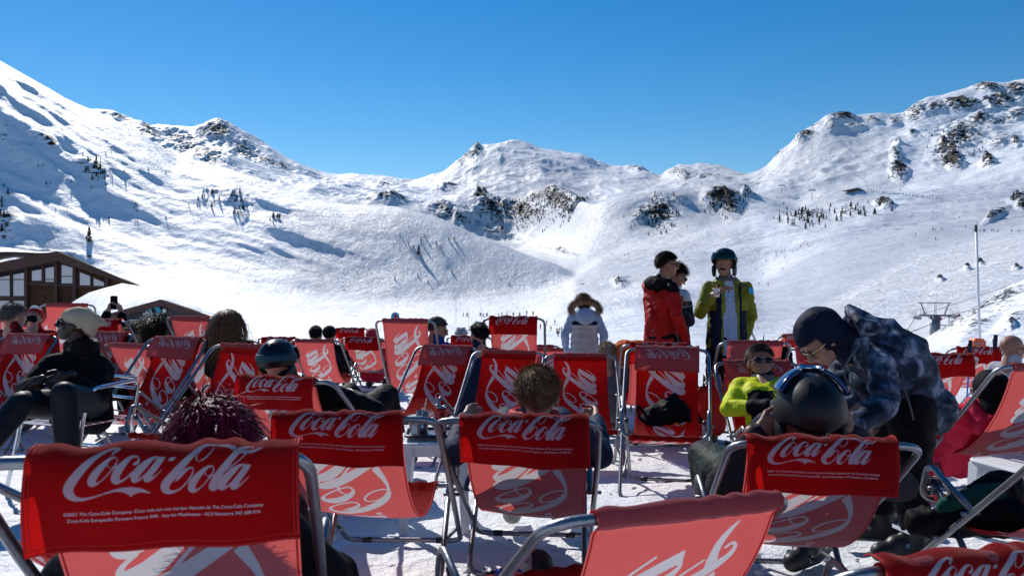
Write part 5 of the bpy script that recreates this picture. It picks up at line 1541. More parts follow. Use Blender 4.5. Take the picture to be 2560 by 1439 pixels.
def beanie(root, HM, k, m, slouch=0., cuff=None, down=0., name='beanie', stripes=None):
    b = MB(); P = lambda x, y, z: HM @ (Vector((x, y, z)) * k)
    rot = HM.to_3x3()
    b.ell(P(0, -.014, .045), (.090 * k, .112 * k, .090 * k), rot, 20, 14)
    if slouch:
        capsule(b, P(0, -.05, .06), .082 * k, P(0, -.11, .050), .062 * k); capsule(b, P(0, -.11, .05), .055 * k, P(0, -.19, .055), .016 * k); capsule(b, P(0, -.09, .03), .07 * k, P(0, -.10, -.04), .05 * k)
    if down:
        capsule(b, P(0, -.05, 0), .088 * k, P(0, -.06, -.06), .080 * k)
    # cut away the face
    me = remesh(b, .010 if k else .01, 2, name, [M[m]], wrinkle=.004, wfreq=14)
    bm = bmesh.new(); bm.from_mesh(me); inv = HM.inverted()
    dl = [v for v in bm.verts if (lambda q: q.z < .030 - .055 * (.35 - q.y * 3) * (1 if q.y < .10 else 0) * .5 and q.z < .035 - (.12 - q.y) * .35)(inv @ v.co / k)]
    bmesh.ops.delete(bm, geom=dl, context='VERTS'); bm.to_mesh(me); bm.free()
    o = link(name, me, None, root)
    if cuff:
        c = MB(); ring = [P(.093 * math.sin(t), -.014 + .115 * math.cos(t), .030 + .028 * math.cos(t)) for t in np.linspace(0, 2 * math.pi, 30)[:-1]]
        c.tube(ring, .010 * k, 8, closed=True); c.build('cuff', M[cuff], o, True)
    return o
def seated(chair, label, top, legs, pose=None, dhead=(0, 0, 0), **kw):
    r, hh = CH_[chair]
    J = place(pose or sit_pose(), r.location, math.degrees(r.rotation_euler.z), None)
    dh = Vector(dhead)
    if dh.length: J['head'] = J['head'] + dh; J['neck'] = J['neck'] + dh * .7; J['sL'] = J['sL'] + dh * .5; J['sR'] = J['sR'] + dh * .5
    return person(label, J, kw.pop('hrot', math.degrees(r.rotation_euler.z)), top, legs, **kw)
def W_(px, py, Y): return px2w(px, py, Y)
# --- woman in black, cream beanie, on a metal chair at the left
def woman_black():
    g = ground_z(5.2)
    ov = dict(pelvis=W_(205, 1005, 5.3), neck=W_(205, 872, 5.35), head=W_(186, 812, 5.30), sL=W_(250, 898, 5.35), sR=W_(118, 902, 5.2),
        hL=W_(232, 1010, 5.25), hR=W_(170, 1010, 5.2), kL=W_(160, 985, 4.75), kR=W_(52, 1010, 4.7), aL=W_(172, 1180, 4.75), aR=W_(-70, 1150, 4.45), tL=W_(160, 1235, 4.55), tR=W_(-95, 1230, 4.3),
        eL=W_(252, 985, 5.2), eR=W_(62, 972, 5.0), wL=W_(172, 942, 4.98), wR=W_(92, 955, 4.85))
    r, H, J = person('woman in black sportswear and a cream beanie, reclining with face turned left', ov, 108, 'black_knit', 'leggings', hpitch=14, skin='skin_dark', q=2, wr=.003, hands=((.35, (-.6, -.3, -.25), (.1, -.9, .1)), (.35, (-.5, -.4, -.5), (.2, -.8, -.3))))
    beanie(r, H, .92, 'cream', slouch=1)
    shades(r, H)
    # snood
    b = MB(); n = J['neck']
    for i in range(3): b.tube([n + Vector((.085 * math.sin(t), .085 * math.cos(t), .0 + i * .030 - .02 + .01 * math.sin(t * 2 + i))) for t in np.linspace(0, 6.28, 20)[:-1]], .026, 8, closed=True)
    link('snood', remesh(b, .010, 3, 'snood', [M['black_cloth']], wrinkle=.005), None, r)
    # metal chair
    c = empty('metal_chair', (ov['pelvis'].x, ov['pelvis'].y, g), R(160), label='shiny metal tube chair under the woman in black', cat='chair')
    for s in (-1, 1):
        b = MB(); b.tube(round_path([(s * .28, -.20, .02), (s * .26, -.16, .40), (s * .27, -.22, .68), (s * .28, .20, .66), (s * .26, .24, .40), (s * .30, .30, .02)], .08, 5), .013, 12); b.build('side_frame', M['chrome'], c)
    b = MB()
    for i in range(7): b.bar((-.24, -.17 + i * .065, .43), (.24, -.17 + i * .065, .43), .045, .01)
    b.build('seat', M['chrome'], c)
    b = MB()
    for z in (.55, .62, .69): b.tube([(-.25, -.21, z), (0, -.26, z), (.25, -.21, z)], .010, 8)
    b.build('backrest', M['chrome'], c)
    b = MB(); b.tube([(-.27, .25, .22), (.27, .25, .22)], .009, 8); b.tube([(-.27, -.17, .22), (.27, -.17, .22)], .009, 8); b.build('crossbar', M['chrome'], c)
woman_black()
# --- magenta haired person in the nearest chair
r0 = CH_['c1'][0].location
r, H, J = seated('c1', 'person with tousled magenta hair sitting in the nearest deck chair', 'black_cloth', 'black_cloth', q=1, hair=('mane', 'hair_magenta'), seed=3, hrot=4,
    dhead=W_(532, 1128, 1.84) - (r0 + Matrix.Rotation(R(9), 3, 'Z') @ Vector((0, -.17, .86))))
# --- black helmet in the second row
ps = sit_pose(arms='lap'); 
r, H, J = seated('c27', 'person in black with a glossy black helmet reclining in the second row', 'black_cloth', 'black_cloth', pose=ps, q=1, dhead=W_(695, 912, 4.62) - (CH_['c27'][0].location + Matrix.Rotation(R(-14), 3, 'Z') @ Vector((0, -.17, .86))))
helmet(r, H, 1.0, 'helmet_gloss', 'lens_dark', 'strap_teal')
b = MB(); b.box(H @ Vector((-.035, -.135, -.035)), (.010, .004, .010)); b.build('orange_tab', M['orange'], r)
# --- brown haired child-sized person in the front row
r0 = CH_['c3'][0].location
r, H, J = seated('c3', 'person with short tousled brown hair and blue jacket seen from behind in the front row', 'navy', 'navy', pose=sit_pose(arms='rest'), q=2, hair=('messy', 'hair_light'), feet='boot_white', bulk=.96,
    dhead=W_(1345, 992, 3.12) - (r0 + Matrix.Rotation(R(-5), 3, 'Z') @ Vector((0, -.17, .86))))
b = MB(); n = J['neck']; b.tube([n + Vector((.085 * math.sin(t), .085 * math.cos(t), .04)) for t in np.linspace(0, 6.28, 20)[:-1]], .020, 8, closed=True); b.build('collar', M['red'], r, True)
# red trim on the boots
for o in [c for c in r.children if c.name.startswith('boot')]:
    s = 'L' if o.name.endswith('boot') or J['aL'].x < 0 and False else 'R'
for s in 'LR':
    b = MB(); a_ = J['a' + s]; b.tube([a_ + Vector((.070 * math.sin(t), .070 * math.cos(t), .12)) for t in np.linspace(0, 6.28, 16)[:-1]], .012, 6, closed=True); b.build('boot_cuff', M['boot_red'], r, True)
# --- man with large black helmet in c4, hands at his helmet
r0 = CH_['c4'][0].location; hp = W_(2023, 1052, 2.80)
ps = sit_pose()
J0 = place(ps, r0, -5)
J0.update(head=hp, neck=hp + Vector((0, .01, -.15)), sL=hp + Vector((-.17, .03, -.20)), sR=hp + Vector((.17, .03, -.20)), eL=W_(1800, 1215, 2.95), eR=W_(2255, 1215, 2.95), wL=W_(1893, 1082, 2.86), wR=W_(2128, 1082, 2.80),
    kL=W_(1762, 1140, 3.55), aL=W_(1790, 1330, 3.75), tL=W_(1770, 1350, 3.92), kR=W_(2010, 1200, 3.55), aR=W_(2020, 1360, 3.62), tR=W_(1990, 1400, 3.55))
r, H, J = person('man in a large black helmet with raised visor, hands behind his head, camouflage trousers', J0, -6, 'grey_knit', 'camo', q=2, skin='skin_tan', bulk=1.05, hands=((.55, (.9, -.1, .25), (.2, .9, 0)), (.55, (-.7, -.1, .6), (-.2, .9, 0))), hair=('short', 'hair_dark'), wr=.004)
helmet(r, H, 1.12, 'helmet_black', goggles=False, brim='helmet_blue')
# --- reclining man in yellow and black
def yb(p, J, up, lat, fw):
    t = (p - J['pelvis']).dot(up); x = (p - J['pelvis']).dot(lat)
    if abs(x) > .17 or (p - J['eR']).length < .13 or (p - J['eL']).length < .12:
        if (p - J['wR']).length < .15 or (p - J['wL']).length < .17: return 1
        return 0 if x > 0 else (1 if t < .38 else 0)
    if t > .42: return 1 if (p - J['neck']).length < .10 else 0
    if t < .20 + .06 * (x > 0): return 1
    return 1 if x < -.06 else 0
ps = sit_pose(arms='lap'); r0 = CH_['c13'][0].location
r, H, J = seated('c13', 'man in a neon yellow and black ski jacket with sunglasses reclining face to the sun', 'yellow', 'darknavy', pose=ps, q=2, gloves='grey_cloth', topmats=['yellow', 'black_cloth'], toppick=yb, hair=('short', 'hair_dark'), hpitch=16, bulk=.95, k=1.08, skin='skin_tan', hands=((.6, None, (0, .5, -1)), (.6, None, (0, .5, -1))),
    dhead=W_(1901, 908, 5.52) - (r0 + Matrix.Rotation(R(176), 3, 'Z') @ Vector((0, -.17, .86))))
shades(r, H)
b = MB(); b.ell(H @ Vector((0, .036, -.088)), (.044, .048, .030), H.to_3x3(), 14, 10); b.build('beard', M['hair_dark'], r, True)
b = MB(); z0 = J['neck'] + Vector((0, -.10, 0)); b.tube([J['neck'] + Vector((-.02, -.095, .03)), J['neck'] * .5 + J['pelvis'] * .5 + Vector((-.01, -.155, .03)), J['pelvis'] + Vector((0, -.15, .08))], .005, 6); b.build('zip', M['limein'], r)
# --- bending person in blue tie-dye
def bender():
    Y = 3.68
    ov = dict(pelvis=W_(2270, 985, Y + .05), neck=W_(2128, 850, Y - .02), head=W_(2052, 848, Y - .05), sL=W_(2195, 900, Y - .20), sR=W_(2120, 890, Y + .18),
        hL=W_(2282, 1010, Y - .06), hR=W_(2262, 1010, Y + .14), kL=W_(2275, 1190, Y - .05), kR=W_(2190, 1180, Y + .22), aL=W_(2285, 1335, Y - .02), aR=W_(2205, 1295, Y + .20), tL=W_(2215, 1378, Y - .05), tR=W_(2120, 1325, Y + .22),
        eL=W_(2212, 1010, Y - .30), eR=W_(2075, 975, Y + .15), wL=W_(2135, 1065, Y - .42), wR=W_(2130, 1010, Y + .02))
    r, H, J = person('person in a blue tie-dye jacket and navy balaclava bending over at right', ov, 96, 'tiedye', 'black_cloth', hpitch=-50, q=2, bulk=1.0, hands=((.5, (-.8, -.2, -.2), (0, .4, -.9)), (.5, (.5, -.5, -.5), (0, .4, -.8))), wr=.010, skin='skin')
    # balaclava
    b = MB(); b.ell(H @ Vector((0, -.022, .035)), (.098, .118, .105), H.to_3x3(), 20, 14); capsule(b, H @ Vector((0, -.045, -.02)), .090, H @ Vector((0, -.06, -.13)), .080)
    me = remesh(b, .009, 3, 'balaclava', [M['darknavy']], wrinkle=.003)
    bm = bmesh.new(); bm.from_mesh(me); inv = H.inverted()
    dl = [v for v in bm.verts if (lambda q: q.y > .040 and q.z < .050 and q.z > -.12)(inv @ v.co)]
    bmesh.ops.delete(bm, geom=dl, context='VERTS'); bm.to_mesh(me); bm.free(); link('balaclava', me, None, r)
    shades(r, H, 1.0, 'lens_dark', 'gold')
    # hood standing off the back of the neck
    b = MB(); L = lambda px, py, y: W_(px, py, y) - r.location
    ring = [(2124, 772, Y - .02), (2150, 808, Y - .16), (2165, 868, Y - .18), (2145, 920, Y - .10), (2130, 880, Y + .12), (2120, 800, Y + .12)]
    for i in range(6): capsule(b, L(*ring[i]), .018, L(*ring[(i + 1) % 6]), .018)
    for p in (ring[0], ring[1], ring[5]): capsule(b, L(*p), .020, L(2215, 838, Y + .0), .058)
    capsule(b, L(2140, 800, Y), .030, L(2215, 835, Y), .075); capsule(b, L(2150, 870, Y - .1), .045, L(2215, 860, Y), .075)
    link('hood', remesh(b, .010, 3, 'hood', [M['tiedye']], wrinkle=.008), None, r)
    b = MB(); b.tube([L(2345, 1035, Y - .1), L(2348, 1060, Y - .1), L(2344, 1085, Y - .1)], .004, 6); b.build('drawcord', M['grey_cloth'], r)
    b = MB(); b.tube([L(2262, 972, Y - .20), L(2274, 1010, Y - .20), L(2284, 1048, Y - .17)], .0045, 6); b.build('pocket_zip', M['grey_cloth'], r)
    b = MB(); b.tube(catmull([L(2150, 860, Y - .21), L(2118, 905, Y - .20), L(2112, 940, Y - .16), L(2140, 975, Y - .16), L(2165, 1000, Y - .15)], 6), .005, 6); b.build('front_zip', M['grey_cloth'], r)
    # big jacket skirt
    b = MB(); chain(b, [(L(2235, 900, Y - .02), .16), (L(2262, 945, Y), .15), (L(2282, 985, Y), .13)]); chain(b, [(L(2185, 955, Y), .105), (L(2205, 985, Y), .10), (L(2250, 1000, Y), .11), (L(2285, 995, Y - .02), .115)])
    link('jacket_skirt', remesh(b, .012, 3, 'jacket_skirt', [M['tiedye']], wrinkle=.010, wfreq=8), None, r)
bender()
# --- the standing men
def redpick(p, J, up, lat, fw):
    t = (p - J['pelvis']).dot(up); x = (p - J['pelvis']).dot(lat); y = (p - J['pelvis']).dot(fw)
    if abs(x) > .16:
        return 1 if t > .40 and t < .52 else (2 if t < .02 and False else 0)
    if t > .42: return 1
    if x < 0 and abs(y + .01) < .055: return 1
    if abs(x) < .04 and y > 0: return 1
    return 0
Y = 7.5; base = Vector(((1652 - CX) / FPX * Y, Y, ground_z(Y)))
J0 = place(stand_pose(1.80), base, -62); J0['head'] = W_(1668, 662, Y); J0['neck'] = W_(1650, 712, Y)
J0['wL'] = W_(1668, 850, Y - .12); J0['eL'] = W_(1632, 800, Y - .1)
r, H, J = person('standing man in a red and black ski jacket and sunglasses, seen in profile', J0, -80, 'red', 'black_cloth', hpitch=-2, q=2, topmats=['red', 'black_cloth'], toppick=redpick, hair=('short', 'hair_dark'), hood='black_cloth', bulk=.96, skin='skin_tan', wr=.008)
shades(r, H, 1.0, 'gold', 'black_plastic')
b = MB(); b.tube(round_path([J['neck'] + Vector(q) for q in ((-.15, -.01, .01), (-.15, -.08, -.06), (-.07, -.12, -.07))], .04), [.022] * len(round_path([(0, 0, 0), (1, 0, 0), (1, 1, 0)], .04)), 8); b.build('hood_lining', M['red'], r, True)
Y = 8.1; base = Vector(((1684 - CX) / FPX * Y, Y, ground_z(Y)))
J0 = place(stand_pose(1.72), base, -60); J0['head'] = W_(1692, 690, Y - .05); J0['neck'] = W_(1684, 728, Y)
J0.update(eR=J0['eR'], wR=W_(1702, 775, Y - .35), eL=W_(1668, 790, Y - .3), wL=W_(1690, 768, Y - .45))
def wp(p, J, up, lat, fw):
    t = (p - J['pelvis']).dot(up); return 1 if t > .30 and (p - J['neck']).length > .0 and (p - J['neck']).dot(lat) > -.03 and t > .36 else (1 if t < -.17 else 0)
r, H, J = person('man with curly dark hair in a dark and white jacket looking down at his phone', J0, -75, 'black_cloth', 'black_cloth', hpitch=-28, q=2, topmats=['darknavy', 'white_cloth'], toppick=wp, hair=('curly', 'hair_dark'), skin='skin_tan')
shades(r, H)
cupm = mat('brown_paper', (.22, .09, .05), .7)
def cup(p, m, lab, h=.09, r0=.028, r1=.038):
    o = empty('paper_cup', p, 0, label=lab, cat='cup'); b = MB(); b.lathe([(r0, 0), (r1, h), (r1 + .003, h + .002), (r1 + .003, h + .006), (r1 - .003, h + .004), (r0 - .003, .006)], 18); b.build('wall', m, o, True); return o
cup(W_(1699, 764, 7.62), cupm, 'brown paper cup held by the curly haired man')
ph = empty('phone', W_(1714, 767, 7.60), R(20), label='dark phone in the hand of the curly haired man', cat='phone'); b = MB(); b.box((0, 0, 0), (.038, .075, .004), Matrix.Rotation(R(-15), 3, 'Y')); b.build('case', M['lens_dark'], ph)
# lime jacket
Y = 7.35
def limep(p, J, up, lat, fw):
    t = (p - J['pelvis']).dot(up); x = (p - J['pelvis']).dot(lat); y = (p - J['pelvis']).dot(fw)
    if abs(x) > .165: return 0
    if y > .02:
        if abs(x + .01) < .040 + .02 * (t < .2): return 2
        if abs(x + .01) < .080: return 3
        if abs(x) < .115 and t < .6: return 1
        if t < .22: return 1
    elif t < .22: return 1
    return 0
base = Vector(((1818 - CX) / FPX * Y, Y, ground_z(Y)))
J0 = place(stand_pose(1.80), base, 176)
J0['head'] = W_(1811, 662, Y); J0['neck'] = W_(1816, 712, Y + .03)
J0.update(eR=W_(1750, 782, Y - .06), wR=W_(1778, 742, Y - .24), eL=W_(1878, 790, Y + .03), wL=W_(1862, 845, Y - .04))
r, H, J = person('moustached man in a black helmet and open lime ski jacket holding a cup', J0, 154, 'lime', 'black_cloth', hpitch=4, q=2, topmats=['lime', 'darknavy', 'paleblue', 'limein'], toppick=limep, bulk=.98, hair=('short', 'hair_dark'), skin='skin_tan', wr=.008, hood='limein', hands=((.6, None, None), (.75, (.3, -.2, .5), (.8, -.2, 0))))
helmet(r, H, 1.04, 'helmet_gloss', 'lens_green', 'black_plastic')
b = MB(); capsule(b, H @ Vector((-.028, .088, -.050)), .008, H @ Vector((0, .096, -.044)), .009); capsule(b, H @ Vector((0, .096, -.044)), .009, H @ Vector((.028, .088, -.050)), .008); b.build('moustache', M['hair_dark'], r, True)
b = MB(); b.tube([J['neck'] + Vector((.085 * math.sin(t), .085 * math.cos(t), .055)) for t in np.linspace(0, 6.28, 20)[:-1]], .018, 8, closed=True); b.build('neck_gaiter', M['grey_cloth'], r, True)
fwv = Vector((math.sin(R(-4)), -1, 0))
me = text_mesh('DYNAS', .038); 
for v in me.vertices: v.co = Vector((v.co.x, -v.co.z, v.co.y))
link('chest_lettering', me, M['black_plastic'], r).location = W_(1858, 717, Y - .175) - r.location
b = MB(); b.lathe([(.0, .0), (.032, .0), (.032, .006), (0, .008)], 18, W_(1877, 727, Y - .09) - r.location, Matrix.Rotation(R(70), 3, 'X') @ Matrix.Rotation(R(30), 3, 'Y')); b.build('sleeve_patch', M['sign_blue'], r)
b = MB(); 
for i in range(9): b.ell(H @ Vector((.112, .01 + .022 * math.cos(i * .7), .04 + .014 * math.sin(i * .7))), (.003, .006, .005), H.to_3x3(), 6, 4)
b.build('helmet_emblem', M['sign_white'], r, True)
cup(W_(1791, 742, 7.05), M['white_plastic'], 'small white cup held up by the moustached man in lime', .07, .024, .032)
# --- girl in the white puffer
def wpick(p, J, up, lat, fw):
    t = (p - J['pelvis']).dot(up); x = (p - J['pelvis']).dot(lat)
    if abs(x) > .165 * .84: return 1
    if t > .36 * .82: return 1
    if t > .305 * .82: return 2
    return 0
Y = 8.9; g = 1.23 - (855 - CY) / FPX * Y
base = Vector(((1461 - CX) / FPX * Y, Y, ground_z(Y)))
J0 = place(stand_pose(1.44), base, -4)
J0['head'] = W_(1458, 760, Y + .02)
r, H, J = person('girl in a pale quilted coat with a brown fur hood, seen from behind', J0, 8, 'puffer', 'paleblue', q=2, topmats=['puffer', 'paleblue', 'darknavy'], toppick=wpick, k=.84, bulk=1.0, hair=('bun', 'hair_brown'), wr=.004, quilt=.075)
b = MB(); c0 = J['neck'] + Vector((0, -.115, -.005))
b.ell(c0 + Vector((0, .01, -.07)), (.105, .055, .095), None, 16, 12); link('hood', remesh(b, .014, 3, 'hood', [M['paleblue']], wrinkle=.005), None, r)
b = MB(); rs = random.Random(4)
arc = [c0 + Vector((.145 * math.cos(a), .02, .0 + .085 * math.sin(a))) for a in np.linspace(R(-25), R(205), 24)]
b.tube(arc, .030, 10)
for i in range(2600):
    a = rs.uniform(R(-20), R(200)); p = c0 + Vector((.145 * math.cos(a), .02, .0 + .085 * math.sin(a)))
    d = Vector((math.cos(a) * 1.0 + rs.gauss(0, .6), rs.gauss(-.3, .7), math.sin(a) + rs.gauss(0, .6))).normalized()
    s = d.orthogonal().normalized() * .003; q = p + d * rs.uniform(.045, .075)
    b.add([p - s, p + s, q], [(0, 1, 2)])
b.build('fur_trim', M['fur'], r)
M['grey_light'] = mat('light_grey_cloth', (.34, .35, .38), .75, bump=.4, bscale=20)
M['dark_red'] = mat('dark_red_cloth', (.14, .006, .008), .75, bump=.4, bscale=20)
# --- others, further back
def sit_at(px, py, Y, rot, label, top, legs='black_cloth', hrot=None, pose=None, **kw):
    """a seated person whose head centre is seen at px, py"""
    hd = W_(px, py, Y); g = ground_z(Y); P = pose or up_sit()
    loc = Vector((hd.x, hd.y, g)) - (Matrix.Rotation(R(rot), 3, 'Z') @ Vector((P['head'][0], P['head'][1], 0)))
    J = place(P, loc, rot); dz = hd.z - J['head'].z
    for k_ in ('head', 'neck', 'sL', 'sR'): J[k_].z += dz
    for k_ in ('eL', 'eR', 'wL', 'wR', 'pelvis', 'hL', 'hR'): J[k_].z += dz * .6
    if J['neck'].z - J['pelvis'].z < .2: pass
    return person(label, J, rot if hrot is None else hrot, top, legs, nofeet=kw.pop('nofeet', False), **kw)
r, H, J = sit_at(575, 812, 6.6, -15, 'woman with long straight brown hair sitting with her back to the camera', 'black_cloth', q=1, hair=('long', 'hair_brown'), hrot=-18, seed=2)
r, H, J = sit_at(396, 830, 7.4, -25, 'person with dark curly hair in a dark blue top beside the tall pink chair', 'darknavy', q=1, hair=('longcurly', 'hair_dark'), seed=3)
r, H, J = sit_at(345, 838, 8.0, -70, 'woman with dark tied hair and red top, face turned right', 'dark_red', q=1, hair=('bun', 'hair_dark'), hpitch=-10, hrot=-95, seed=4)
r, H, J = sit_at(36, 792, 7.6, -30, 'person with curly grey hair and a dark red collar at the left edge', 'dark_red', q=1, hair=('curly', 'hair_grey'), hrot=-30, seed=5)
r, H, J = sit_at(86, 796, 8.6, 190, 'person in a red and white hat lying back with black face mask', 'red', q=1, hrot=190, hpitch=40, seed=6)
beanie(r, H, 1.0, 'red'); b = MB(); b.ell(H @ Vector((0, .05, -.05)), (.06, .055, .05), H.to_3x3()); b.build('face_mask', M['black_cloth'], r, True)
b = MB(); b.ell(H @ Vector((0, .055, .085)), (.05, .05, .035), H.to_3x3()); b.build('white_band', M['white_cloth'], r, True)
r, H, J = sit_at(790, 838, 10.4, 5, 'dark haired person behind the pink chair beside a black beanie', 'darknavy', q=1, hair=('short', 'hair_dark'), seed=7)
r, H, J = sit_at(824, 838, 10.9, 0, 'person in a black beanie in the far middle', 'black_cloth', q=0, seed=8); beanie(r, H, 1.02, 'black_knit')
r, H, J = sit_at(930, 842, 11.6, 0, 'dark haired person with a pink hat behind the small red flap', 'pink', q=0, hair=('short', 'hair_brown'), seed=9); beanie(r, H, .95, 'pink')
r, H, J = sit_at(1094, 824, 7.9, -40, 'grey haired man with glasses and bright blue jacket in profile', 'blue', q=1, hair=('short', 'hair_grey'), hrot=-75, hpitch=-12, seed=10); shades(r, H, 1.0, 'gold', 'gold')
r, H, J = sit_at(1153, 842, 11.2, 10, 'person in a black and white striped hat above a far red flap', 'darknavy', q=1, seed=11); beanie(r, H, 1.0, 'white_cloth')
b = MB()
for i in range(4): b.tube([H @ Vector(((.094 - .012 * i) * math.sin(t), -.014 + (.116 - .014 * i) * math.cos(t), .055 + .024 * i)) for t in np.linspace(0, 6.28, 24)[:-1]], .006, 6, closed=True)
b.build('stripe', M['black_knit'], r)
r, H, J = sit_at(1196, 838, 7.6, 15, 'dark haired person in a navy jacket left of the tall upright red chair', 'navy', legs='navy', q=1, hair=('messy', 'hair_dark'), hrot=30, seed=12)
r, H, J = sit_at(1518, 886, 7.7, 0, 'blond person half hidden behind a chair right of the girl in the pale coat', 'grey_cloth', q=1, hair=('messy', 'hair_blond'), seed=13)
r, H, J = sit_at(2532, 872, 6.7, -75, 'bald man with sunglasses in profile at the right edge', 'grey_light', q=2, hair=('balding', 'hair_grey'), skin='skin_tan', hrot=-82, seed=14); shades(r, H)
ps = sit_pose(arms='lap'); 
r, H, J = seated('c8', 'person in a bright pink ski jacket lying in the chair at the right edge', 'pink', 'black_cloth', pose={k_: (v[0] - .11 * (k_ not in ('aL', 'aR', 'tL', 'tR')), v[1] + .12, v[2] - .09) for k_, v in ps.items()}, q=1, bulk=1.0, wr=.012, dhead=(0, .04, -.06), hood='pink')
b = MB(); b.ell(H @ Vector((0, -.01, .02)), (.084, .106, .096), H.to_3x3(), 18, 12); capsule(b, H @ Vector((0, -.02, -.04)), .07, H @ Vector((0, -.04, -.10)), .07); link('hat', remesh(b, .012, 2, 'hat', [M['black_knit']], wrinkle=.004), None, r)
r, H, J = sit_at(1786, 925, 6.9, 30, 'child in a red coat sitting behind the man in the yellow jacket', 'red', q=1, k=.8, seed=15, hair=('short', 'hair_dark'))
# raised hands with a phone
Y = 8.0; P0 = up_sit(); loc = Vector(((285 - CX) / FPX * Y, Y, ground_z(Y)))
J0 = place(P0, loc, 0); J0['head'] = W_(286, 856, Y); J0['neck'] = W_(286, 888, Y + .05)
for s, x in (('L', 262), ('R', 308)):
    J0['s' + s] = W_(x + (-18 if s == 'L' else 20), 902, Y)
J0.update(eL=W_(250, 828, Y + .15), wL=W_(268, 783, Y + .22), eR=W_(312, 838, Y + .15), wR=W_(304, 785, Y + .22))
r, H, J = person('person in black raising both hands with a phone to take a picture', J0, 0, 'black_knit', 'black_cloth', q=2, hair=('short', 'hair_dark'), hands=((.5, (.25, 0, 1), (1, .2, 0)), (.5, (-.4, 0, 1), (-1, .2, 0))))
ph = empty('phone', W_(285, 756, Y + .22), R(3), label='black phone held up by two raised hands near the hut', cat='phone')
b = MB(); b.tube(round_path([(-.034, 0, -.068), (.034, 0, -.068), (.034, 0, .068), (-.034, 0, .068)], .012, 4, closed=True), .004, 6, closed=True); b.build('bumper', M['black_plastic'], ph)
b = MB(); b.box((0, 0, 0), (.034, .0035, .068)); b.build('back_cover', M['black_knit'], ph)
# ------------------------------------------------------------------ things on and around the terrace
def table(px, py, Y, h, w, rot, lab):
    p = W_(px, py, Y); g = ground_z(Y)
    r = empty('low_table', (p.x, p.y, g), R(rot), label=lab, cat='table', group='white plastic side tables')
    h = p.z - g
    b = MB(); q = round_path([(-w, -w, h - .012), (w, -w, h - .012), (w, w, h - .012), (-w, w, h - .012)], .05, 5, closed=True)
    b.prism(q, (0, 0, .012)); b.tube([v + Vector((0, 0, .004)) for v in q], .012, 8, closed=True)
    b.build('table_top', M['white_plastic'], r, False)
    b = MB()
    for sx, sy in ((-1, -1), (1, -1), (1, 1), (-1, 1)):
        b.add([], [])
    for k in range(4):
        a = R(90 * k); c, s = math.cos(a), math.sin(a)
        P = [(-w + .02, -w + .008, h - .012), (w - .02, -w + .008, h - .012), (w - .05, -w + .008, h - .07), (-w + .05, -w + .008, h - .07)]
        P = [Vector((x * c - y * s, x * s + y * c, z)) for x, y, z in P]; n = Vector((-s, c, 0)) * .006
        b.prism(P, n)
    b.build('apron', M['white_plastic'], r)
    for sx, sy in ((-1, -1), (1, -1), (1, 1), (-1, 1)):
        b = MB(); x, y = sx * (w - .03), sy * (w - .03)
        t = .030; u = .020
        b.add([(x - t, y - t, h - .02), (x + t, y - t, h - .02), (x + t, y + t, h - .02), (x - t, y + t, h - .02), (x + sx * .02 - u, y + sy * .02 - u, 0), (x + sx * .02 + u, y + sy * .02 - u, 0), (x + sx * .02 + u, y + sy * .02 + u, 0), (x + sx * .02 - u, y + sy * .02 + u, 0)],
            [(0, 1, 2, 3), (4, 7, 6, 5), (0, 4, 5, 1), (1, 5, 6, 2), (2, 6, 7, 3), (3, 7, 4, 0)])
        b.build('leg', M['white_plastic'], r)
    return r, p
tr, tp = table(1088, 1092, 4.25, .5, .17, 4, 'white plastic side table carrying a tray, a cup and a red can')
r = empty('tray', tp + Vector((0, 0, .016)), R(4), label='dark rimmed serving tray lying on the white table', cat='tray')
b = MB(); q = round_path([(-.15, -.12, 0), (.15, -.12, 0), (.15, .12, 0), (-.15, .12, 0)], .04, 4, closed=True); b.prism(q, (0, 0, .004)); b.build('base', mat('grey_tray', (.16, .19, .24), .25), r)
b = MB(); b.tube([v + Vector((0, 0, .01)) for v in q], .008, 8, closed=True); b.build('rim', M['black_plastic'], r)
tz = tp.z + .022
def canister(px, Y, lab):
    X = (px - CX) / FPX * Y
    r = empty('drink_can', (X, Y, tz), 0, label=lab, cat='can')
    b = MB(); b.lathe([(.024, 0), (.029, .008), (.0300, .014), (.0300, .132), (.026, .144)], 24); b.build('body', mat('red_can_paint', (.35, .008, .012), .25, .3), r, True)
    b = MB(); b.lathe([(.026, .144), (.0265, .147), (.0235, .147), (.0235, .143), (0, .143)], 24); b.build('lid', M['chrome'], r, True)
    b = MB()
    for st in LSTR:
        P = catmull(st, 2); pts = []
        for x, y, w in P:
            u = ((x - 1300) / 2472) * 1.55; v = .075 - (y - 400) / 2472 * .055
            # script runs up the can
            a = -math.pi / 2 + ((y - 400) / 2472) * 1.9
            zz = .020 + (x - 68) / 2472 * .105
            pts.append(Vector((.0304 * math.cos(a), .0304 * math.sin(a), zz)))
        b.tube(pts, .0009, 4)
    b.build('lettering', M['board_dark'], r)
    b = MB(); 
    for k_ in range(5):
        a = R(-62 + k_ * 5); b.box((.0303 * math.cos(a), .0303 * math.sin(a), .040), (.0012, .0008, .020), Matrix.Rotation(a, 3, 'Z'))
    b.build('label_panel', M['sign_white'], r)
canister(1103, 4.20, 'red drink can standing on the tray of the white table')
glass = bpy.data.materials.new('clear_cup'); glass.use_nodes = True
gb = glass.node_tree.nodes['Principled BSDF']; gb.inputs['Transmission Weight'].default_value = .9; gb.inputs['Roughness'].default_value = .05; gb.inputs['Base Color'].default_value = (.9, .9, .92, 1)
X = (1056 - CX) / FPX * 4.25
r = empty('iced_drink', (X, 4.25, tz), 0, label='glass of brown drink with a wooden stirrer on the tray', cat='drink')
